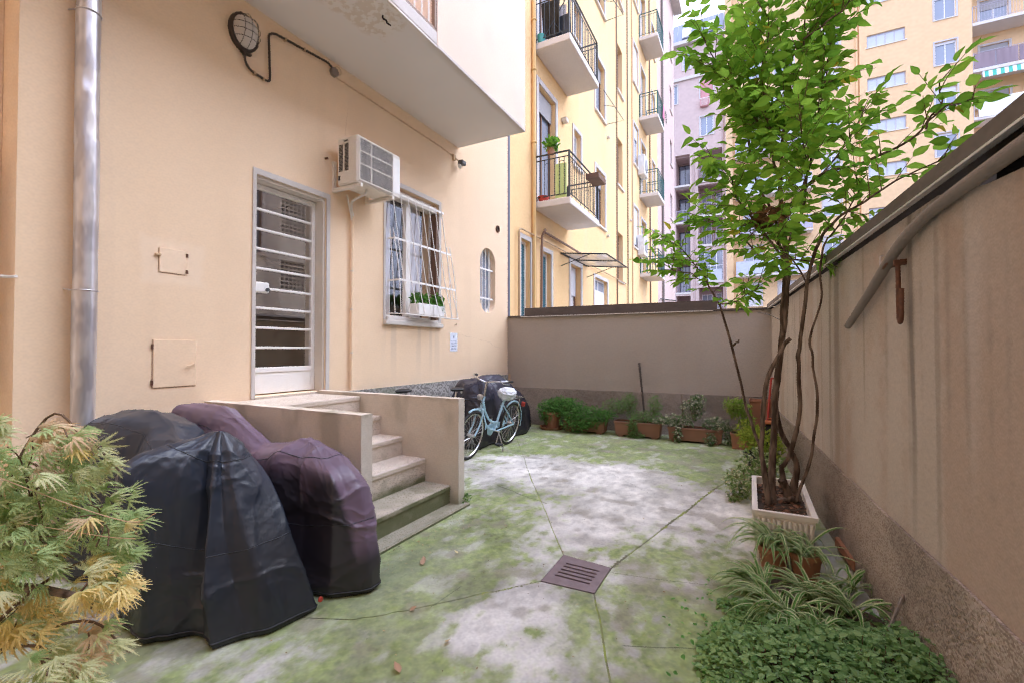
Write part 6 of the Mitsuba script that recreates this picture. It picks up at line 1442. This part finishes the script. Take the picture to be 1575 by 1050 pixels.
rd = ovate(.78, .06, .10, n=5, wave=.01)
RT = [rd, ovate(.68, .12, .2, n=5, wave=.01)]
mats = place(np.stack([X_, Y_, Zz], 1), np.c_[g.normal(size=(n, 2)), g.normal(size=n) * .35 - .1], np.c_[g.normal(size=(n, 2)) * .45, np.ones(n)], g.uniform(.016, .042, n))
yy = g.random((n, 1)); cols = np.array([.130, .270, .090]) * (1 - yy) + np.array([.360, .560, .260]) * yy
yl = np.clip((.15 - X_) / .35, 0, 1)[:, None] * g.random((n, 1)); cols = cols * (1 - .6 * yl) + np.array([.34, .46, .13]) * .6 * yl
lightc = g.random(n) < .06; cols[lightc] = np.array([.26, .42, .22])
m, C = bake_many(RT, g.integers(0, 2, n), mats, cols)
fr_n = 900; fx, fy = g.uniform(-.42, .1, fr_n), g.uniform(1.5, 3.0, fr_n); kp = g.random(fr_n) < np.exp(-np.maximum(0, -.08 - fx) / .11)
fx, fy = fx[kp], fy[kp]; fn = len(fx)
fm_ = place(np.stack([fx, fy, g.uniform(.01, .06, fn)], 1), np.c_[g.normal(size=(fn, 2)), g.normal(size=fn) * .4], np.c_[g.normal(size=(fn, 2)) * .5, np.ones(fn)], g.uniform(.012, .028, fn))
m2, C2 = bake_many(RT, g.integers(0, 2, fn), fm_, np.array([.11, .26, .07]) * g.uniform(.7, 1.6, (fn, 1)))
C = np.vstack([C, C2]); m = trimesh.Trimesh(np.vstack([m.vertices, m2.vertices]), np.vstack([m.faces, m2.faces + len(m.vertices)]), process=False)
gcv = obj('ground_cover', m, R('leaf'), smooth=True, color=C, label='dense mat of small green leaves in the right foreground bed', cat='ground cover', kind='stuff')
stm = M()
for i in range(0, n, 14): stm.tube([(X_[i] + g.normal() * .02, Y_[i] + g.normal() * .02, .005), (X_[i], Y_[i], Zz[i])], .0016, 3, cap=False)
obj('stalks', stm, R('iron_green') if False else R('twig'), gcv, kind='stuff')
def strap(o, az, L, rise, w, droop, g, pale=.5):
    n = 12; t = np.linspace(0, 1, n); d = np.array([math.cos(az), math.sin(az), 0])
    hx = L * (t * .75 - .10 * t ** 2); hz = L * (rise * t - droop * t ** 2)
    p = np.asarray(o) + hx[:, None] * d + hz[:, None] * np.array([0, 0, 1.0]) + (g.normal(size=3) * .03 * L) * (t ** 2)[:, None]
    tg = np.gradient(p, axis=0); tg /= np.linalg.norm(tg, axis=1, keepdims=True); sd = np.cross(tg, [0, 0, 1.0]); sd /= np.linalg.norm(sd, axis=1, keepdims=True) + 1e-9; nm = np.cross(sd, tg)
    ww = w * (np.sin(PI * np.clip(t * .9 + .1, 0, 1)) ** .5) * (1 - t ** 4); v, C, f = [], [], []
    gr = np.array([.13, .29, .07]) * g.uniform(.8, 1.3); wh = np.array([.66, .70, .44]) * g.uniform(.8, 1.15)
    for i in range(n):
        for k, (o_, lift) in enumerate(((-1, .35), (-.55, .12), (-.5, .1), (0, 0), (.5, .1), (.55, .12), (1, .35))):
            v.append(p[i] + sd[i] * o_ * ww[i] + nm[i] * lift * ww[i]); C.append(wh if k in (0, 1, 5, 6) else gr)
    for i in range(n - 1):
        for k in range(6): a = i * 7 + k; f.append([a, a + 7, a + 8, a + 1])
    return np.array(v), np.array(f), np.array(C)
SPD = [((.12, 3.34, .15), 48, .44, 'spider plant close in front of the white trough'), ((.29, 3.32, .14), 44, .42, 'spider plant with an upright leaf beside the terracotta edging'), ((.06, 2.98, .02), 42, .44, 'spider plant at the left edge of the bed, nearest the paving'),
       ((.30, 2.98, .03), 38, .42, 'spider plant in the middle of the bed behind the ground cover'), ((.14, 2.72, .03), 42, .42, 'pale striped spider plant rising out of the ground cover at the left'), ((.44, 2.92, .03), 34, .38, 'spider plant leaning on the pebble dash of the long wall'), ((.27, 2.60, .04), 22, .30, 'smallest spider plant half sunk in the small leaved ground cover'),
       ((.50, 3.22, .03), 26, .30, 'spider plant squeezed between the edging strip and the long wall')]
for (o, nl, L, lb_) in SPD:
    k = thing('spider_plant', lb_, 'spider plant')
    for i in range(nl):
        az = g.uniform(0, 2 * PI) if g.random() > .45 else g.normal(PI * .95, .8)
        oo = np.array(o) + [g.normal() * .02, g.normal() * .03, 0]
        ri = g.uniform(.5, 1.15); v, f, C = strap(oo, az, L * g.uniform(.65, 1.15), ri, g.uniform(.008, .0135), ri * g.uniform(.7, 1.2), g)
        lim = .8128 - .0662 * v[:, 1] - .018; v[:, 0] = np.where(v[:, 0] > lim, lim - .15 * (v[:, 0] - lim), v[:, 0]); v[:, 2] = np.maximum(v[:, 2], .008)
        obj('leaf', M().add(v, f), R('leaf'), k, smooth=True, color=C)
for (x_, y_, lb_) in ((.12, 3.34, 'small terracotta pot of the spider plant close in front of the white trough'), (.29, 3.32, 'small terracotta pot of the spider plant beside the terracotta edging strip')):
    k = thing('flower_pot', lb_, 'pot'); obj('pot', M().lathe([(0, .012), (.065, .004), (.082, .135), (.094, .135), (.096, .165), (.080, .165), (.076, .145), (0, .142)], (x_, y_, .0)), R('terracotta'), k)
obj('edging_tile', B(.0, .40, -.02, .02, 0, .07, b=.008).xf(frame([.575, 3.52, .02], (-.10, 1))), R('terracotta'), smooth=False, label='terracotta edging strip leaning on the wall behind the spider plants', cat='edging')
obj('garden_stake', M().tube([(.50, 2.62, .02), (.62, 2.72, .27)], [.006, .009], 6), R('pipe_grey'), label='short grey stake leaning on the wall above the ground cover', cat='stake')

# ================================================================ pots along the back wall and in the corner
def trough(name, lb_, x0, x1, y0, y1, h, m_, feet=True):
    k = thing(name, lb_, 'planter'); t = .012
    b = M(); 
    def sec(z0, z1, i0, i1):
        V = [(x0 + i, y0 + i, z) for z, i in ((z0, i0), (z1, i1))]; 
        q0 = [(x0 + i0, y0 + i0, z0), (x1 - i0, y0 + i0, z0), (x1 - i0, y1 - i0, z0), (x0 + i0, y1 - i0, z0)]
        q1 = [(x0 + i1, y0 + i1, z1), (x1 - i1, y0 + i1, z1), (x1 - i1, y1 - i1, z1), (x0 + i1, y1 - i1, z1)]
        b.add(q0 + q1, [[i, (i + 1) % 4, 4 + (i + 1) % 4, 4 + i] for i in range(4)] + [[3, 2, 1, 0]])
    z0 = .03 if feet else 0
    sec(z0, h - .03, .025, .008)
    obj('body', b, R(m_), k, smooth=False)
    r_ = M().box(x0, x1, y0, y0 + t, h - .03, h, b=.004).box(x0, x1, y1 - t, y1, h - .03, h, b=.004).box(x0, x0 + t, y0 + t, y1 - t, h - .03, h).box(x1 - t, x1, y0 + t, y1 - t, h - .03, h)
    obj('rim', r_, R(m_), k, smooth=False)
    if feet:
        for a in (x0 + .06, x1 - .14): obj('foot', B(a, a + .08, y0 + .03, y1 - .03, 0, .03), R(m_), k, smooth=False)
    obj('potting_soil', B(x0 + .014, x1 - .014, y0 + .014, y1 - .014, h - .06, h - .025), R('soil'), k, smooth=False)
    return k
def bush(name, lb_, clumps, n, size, pal, seed, tm=None, mt='leaf', stems=None, cat='plant'):
    k = thing(name, lb_, cat); g = np.random.default_rng(seed); tm = tm or RT
    cl = [(np.array(c, float), np.array(r_, float), w) for c, r_, w in clumps]; W = np.array([w for *_, w in cl], float); W /= W.sum()
    ch = g.choice(len(cl), n, p=W); d = rvec(g, n); pos = np.array([cl[c][0] for c in ch]) + d * np.array([cl[c][1] for c in ch]) * (g.random((n, 1)) ** .45)
    keep = (pos[:, 2] > .015) & (pos[:, 1] < 7.88 + .0358 * pos[:, 0]); pos, d = pos[keep], d[keep]; n = len(pos)
    mats = place(pos, d * .7 + g.normal(size=(n, 3)) * .7 + [0, 0, -.1], np.c_[g.normal(size=(n, 2)) * .55, np.ones(n)], size * g.uniform(.65, 1.35, n))
    a, b = map(np.array, pal[0]); y_ = g.random((n, 1)); cols = a + (b - a) * y_
    if len(pal) > 1: s_ = g.random(n) < pal[1][1]; cols[s_] = np.array(pal[1][0]) * g.uniform(.85, 1.15, (int(s_.sum()), 1))
    m, C = bake_many(tm, g.integers(0, len(tm), n), mats, cols)
    obj('foliage', m, R(mt), k, smooth=True, color=C, kind='stuff')
    sm_ = M()
    for c, r_, w in (stems or []): sm_.tube(smooth_path(c, 4), r_, 5)
    for c, r_, w in cl:
        for _ in range(5): e = c + rvec(g, 1)[0] * r_ * .8; sm_.tube([(c[0], c[1], max(.05, c[2] - r_[2])), (c + e) / 2, e], .003, 4)
    obj('stems', sm_, R('twig'), k, kind='stuff')
    return k
GRN = ((.070, .205, .045), (.19, .40, .11)); MID = ((.10, .22, .065), (.25, .42, .15)); LIME = ((.20, .36, .05), (.34, .48, .10)); VAR = ((.075, .16, .06), (.22, .31, .15))
rp = thing('round_pot', 'round terracotta pot on a saucer at the left end of the back row', 'pot')
obj('pot', M().lathe([(0, .03), (.12, .03), (.17, .27), (.185, .27), (.185, .31), (.165, .31), (.15, .27), (0, .26)], (-3.12, 7.52, 0)), R('terracotta'), rp)
obj('saucer', M().lathe([(0, 0), (.19, 0), (.215, .045), (.20, .045), (.18, .012), (0, .012)], (-3.12, 7.52, .003)), R('terracotta'), rp)
bush('bushy_plant', 'dark green bushy plant spilling over the round pot', [((-3.12, 7.50, .36), (.27, .24, .18), 3), ((-2.95, 7.55, .44), (.25, .2, .14), 2), ((-3.18, 7.38, .24), (.13, .08, .14), .7)], 2300, .032, [GRN, ((.20, .36, .13), .10)], 51)
trough('planter_box', 'brown plastic trough almost hidden under trailing green plants, second from left', -2.86, -2.13, 7.36, 7.62, .21, 'terra_plastic')
bush('trailing_plant', 'broad mound of fresh green foliage trailing over the half hidden trough', [((-2.72, 7.46, .36), (.32, .22, .20), 3), ((-2.38, 7.40, .27), (.32, .16, .19), 3), ((-2.6, 7.28, .17), (.30, .09, .15), 1.5), ((-2.15, 7.45, .32), (.22, .15, .09), 1)], 3800, .030, [GRN, ((.18, .36, .10), .08)], 52)
trough('planter_box', 'terracotta coloured trough under the leaning dark stake', -1.97, -1.24, 7.34, 7.60, .245, 'terra_plastic')
bush('herb_plant', 'loose feathery green plants growing in the trough with the stake', [((-1.95, 7.55, .46), (.30, .12, .13), 2), ((-1.75, 7.5, .55), (.13, .1, .16), 1.2), ((-1.36, 7.5, .50), (.12, .1, .18), 1.2), ((-1.5, 7.45, .34), (.30, .12, .10), 2), ((-1.66, 7.30, .18), (.09, .05, .17), 1.1), ((-1.62, 7.31, .05), (.16, .06, .05), .5)], 2900, .030, [MID, ((.26, .36, .20), .08)], 53, tm=[ovate(.42, .1, .2, n=5), ovate(.55, .1, .1, n=5)])
trough('planter_box', 'terracotta coloured trough with variegated ivy hanging over its front', -1.13, -.36, 7.30, 7.56, .225, 'terra_plastic')
bush('ivy', 'variegated grey green ivy hanging over the rightmost back trough', [((-.78, 7.46, .50), (.18, .12, .18), 1.4), ((-.70, 7.46, .62), (.12, .08, .10), .6), ((-.98, 7.38, .32), (.26, .10, .10), 1.2), ((-.45, 7.38, .28), (.22, .10, .13), 1.2), ((-1.16, 7.32, .30), (.2, .06, .05), .6), ((-.98, 7.26, .13), (.06, .04, .14), .4), ((-.52, 7.24, .08), (.08, .05, .12), .5), ((-.28, 7.36, .16), (.12, .08, .13), .6)], 2100, .036, [VAR, ((.56, .58, .44), .36)], 54)
obj('plant_stake', M().tube([(-1.50, 7.50, .22), (-1.655, 7.80, 1.17)], [.014, .018], 8), R('iron_black'), label='long dark stake leaning on the back wall out of a trough', cat='stake')
obj('plant_stake', M().cyl((-.92, 7.47, .2), (-.945, 7.5, .70), .006, 6), R('twig'), label='thin short stick standing in the ivy trough', cat='stake')
trough('square_pot', 'square terracotta pot in the far right corner of the yard', -.26, .10, 7.15, 7.46, .22, 'terracotta', feet=False)
trough('stacked_pot', 'terracotta box standing raised behind the square corner pot', -.02, .28, 7.56, 7.82, .66, 'terracotta', feet=False)
bush('fern', 'lime green feathery plant growing in the square corner pot', [((-.16, 7.30, .55), (.17, .13, .13), 2), ((-.22, 7.25, .62), (.14, .1, .08), 1), ((-.05, 7.25, .42), (.10, .1, .13), .8), ((-.02, 7.16, .24), (.07, .06, .08), .5)], 900, .052, [LIME, ((.5, .5, .2), .1)], 55, tm=[ovate(.30, .1, .25, n=5), ovate(.36, .2, .1, n=5)])
bush('ivy', 'pale variegated ivy spreading over the paving behind the white trough', [((-.05, 4.86, .16), (.20, .22, .13), 2), ((.05, 5.2, .26), (.18, .25, .16), 2), ((.16, 4.95, .28), (.14, .2, .14), 1.2), ((-.12, 4.72, .06), (.09, .10, .06), .6), ((.02, 4.6, .22), (.06, .12, .1), .5)], 1500, .034, [((.13, .22, .07), (.28, .38, .14)), ((.52, .54, .36), .25)], 56)
bush('yellow_green_shrub', 'yellow green leafy shrub between the white trough and the corner pots', [((.08, 5.6, .42), (.20, .26, .14), 2), ((-.02, 5.9, .46), (.14, .2, .12), 1), ((.2, 5.4, .35), (.12, .25, .16), 1)], 900, .048, [((.16, .25, .03), (.36, .42, .07))], 57, tm=OV[:2])
bkp = thing('plant_pot', 'dark plastic pot under the yellow green shrub', 'pot')
obj('pot', M().lathe([(0, .0), (.12, .0), (.16, .26), (.175, .26), (.175, .29), (.155, .29), (.14, .25), (0, .24)], (.10, 5.62, 0)), R('black_plastic'), bkp)
# red folded trolley leaning in the corner
rf_ = thing('folding_trolley', 'red folded hand trolley leaning in the corner behind the tree', 'trolley')
obj('handle', M().tube(roundpath([(.20, 7.40, .28), (.27, 7.72, .98), (.34, 7.74, .98), (.30, 7.42, .28)], .04), .014, 8), R('red'), rf_)
obj('cross_bar', M().cyl((.215, 7.46, .42), (.31, 7.48, .42), .013, 6).box(.16, .36, 7.30, 7.44, .36, .40, b=.01), R('orange'), rf_)
for x in (.19, .31): obj('wheel', M().ring((x, 7.40, .09), (1, 0, 0), .065, .025, 20, 8), R('rubber'), rf_)
obj('bag', M().tm(trimesh.creation.icosphere(3, .13).apply_scale([.8, .8, 1.3]).apply_translation([.25, 7.42, .20])), R('black_plastic'), rf_)

# ================================================================ things on the long wall
hp_ = thing('hanging_pipe', 'grey bent pipe hanging off the top of the long right wall', 'pipe')
pts = [(.545, 3.51, 1.545), (.572, 3.05, 1.705), (.60, 2.66, 1.86), (.625, 2.42, 1.925), (.640, 2.24, 1.945), (.655, 2.0, 1.955), (.672, 1.7, 1.962), (.70, 1.2, 1.965), (.74, .6, 1.97), (.80, -.4, 1.98)]
pp_ = smooth_path(pts, 6)
obj('tube', M().tube(pp_, np.interp(np.arange(len(pp_)), [0, 8, len(pp_)], [.020, .023, .026]), 14), R('pipe_grey'), hp_, smooth=True)
ib = thing('iron_bracket', 'rusty iron bracket with two bars hanging on the long wall below the pipe', 'bracket')
wx_ = lambda y: .8128 - .0662 * y
obj('bar', M().cyl((wx_(2.68) - .03, 2.68, 1.80), (wx_(2.67) - .03, 2.675, 1.535), .010, 8).box(wx_(2.68) - .045, wx_(2.68), 2.67, 2.69, 1.785, 1.81), R('rust'), ib)
obj('bar', M().tube(smooth_path([(wx_(2.67) - .03, 2.675, 1.54), (wx_(2.64) - .035, 2.645, 1.52), (wx_(2.61) - .04, 2.61, 1.545), (wx_(2.6) - .04, 2.605, 1.67)], 4), .009, 8), R('rust'), ib)
obj('hook', M().tube(smooth_path([(wx_(2.8) - .005, 2.80, 1.80), (wx_(2.8) - .05, 2.80, 1.79), (wx_(2.72) - .06, 2.72, 1.80)], 4), .006, 6), R('rust'), ib)
obj('wall_hook', M().tube(smooth_path([(wx_(2.9), 2.90, 1.80), (wx_(2.9) - .03, 2.90, 1.79), (wx_(2.9) - .035, 2.90, 1.86), (wx_(2.9) - .02, 2.91, 1.87)], 4), .004, 6), R('galvanised'), label='small bent wire hook on the long wall left of the iron bracket', cat='hook')
obj('screw_eye', M().ring((wx_(6.3) - .035, 6.3, 1.70), (0, 1, 0), .03, .005, 20, 6), R('rust'), label='ring screw in the long wall behind the tree stems', cat='hook')
obj('washing_line', M().tube(smooth_path([(.10, 7.6, 1.93), (.2, 6.9, 1.86), (.33, 6.3, 1.74)], 6), .004, 5), R('iron_dark'), label='slack dark wire near the corner of the two yard walls', cat='wire')
# window box on the barred sill
wb = thing('window_box', 'white window box with leafy plants behind the window grille', 'window box')
wm = M()
for a, b in ((4.86, 5.17), (5.19, 5.45)): wm.box(XL + .03, XL + .20, a, b, 1.86, 2.02, b=.01)
obj('box', wm, R('white_clean'), wb, smooth=False)
m, C = leafy((XL + .11, 5.02, 2.08), (.09, .20, .08), 260, .055, 8, ((.05, .15, .03), (.14, .30, .06))); obj('foliage', m, R('leaf'), wb, smooth=False, color=C, kind='stuff')
m, C = leafy((XL + .12, 5.36, 2.05), (.10, .13, .13), 260, .055, 9, ((.05, .15, .03), (.16, .32, .07))); obj('foliage', m, R('leaf'), wb, smooth=False, color=C, kind='stuff')

# ================================================================ fallen leaves
g = np.random.default_rng(8)
for i, (x, y, s_, c, lb_) in enumerate(((-1.889, 2.375, .075, (.52, .37, .26), 'large brown fallen leaf on green moss near the foot of the steps'), (-1.291, 1.831, .05, (.55, .42, .22), 'pale yellow fallen leaf on the paving left of the grate joint'), (-1.349, 1.543, .06, (.46, .30, .20), 'reddish brown fallen leaf nearest the camera'),
                                          (-1.78, 2.62, .035, (.6, .55, .3), 'tiny yellow fallen leaf close to the plinth strip'), (-1.62, 1.93, .04, (.42, .29, .19), 'small brown fallen leaf beside the joint left of the grate'))):
    a = g.uniform(0, 6.28); mt_ = place(np.array([[x, y, .009]]), np.array([[math.cos(a), math.sin(a), .12]]), np.array([[.2 * g.normal(), .2 * g.normal(), 1]]), np.array([s_]))
    m, C = bake_many([ovate(.6, .18, -.25, n=7)], np.zeros(1, int), mt_, np.array([c])); obj('fallen_leaf', m, R('leaf_soft'), smooth=True, color=C, label=lb_, cat='leaf')
n = 750; X_ = g.uniform(-2.6, .1, n); Y_ = g.uniform(1.3, 7.0, n); near = g.random(n) < .3; X_[near] = -2.22 + np.abs(g.normal(size=near.sum())) * .15; Y_[near] = g.uniform(2.2, 3.5, near.sum())
mt_ = place(np.stack([X_, Y_, np.full(n, .006)], 1), np.c_[g.normal(size=(n, 2)), g.normal(size=n) * .15], np.c_[g.normal(size=(n, 2)) * .3, np.ones(n)], g.uniform(.003, .013, n) * (1 + .6 * (g.random(n) < .12)))
m, C = bake_many([ovate(.5, .15, .2, n=5)], np.zeros(n, int), mt_, np.array([.22, .15, .08]) * g.uniform(.4, 2.0, (n, 1)))
obj('leaf_litter', m, R('leaf_soft'), smooth=True, color=C, label='tiny scraps of leaf litter scattered over the paving', cat='leaf litter', kind='stuff')
m, C = leafy((-2.30, 3.49, .05), (.05, .05, .05), 70, .03, 12, ((.05, .14, .03), (.14, .26, .05)))
obj('weed', m, R('leaf'), smooth=False, color=C, label='small green weed at the foot of the far stair wall', cat='weed')
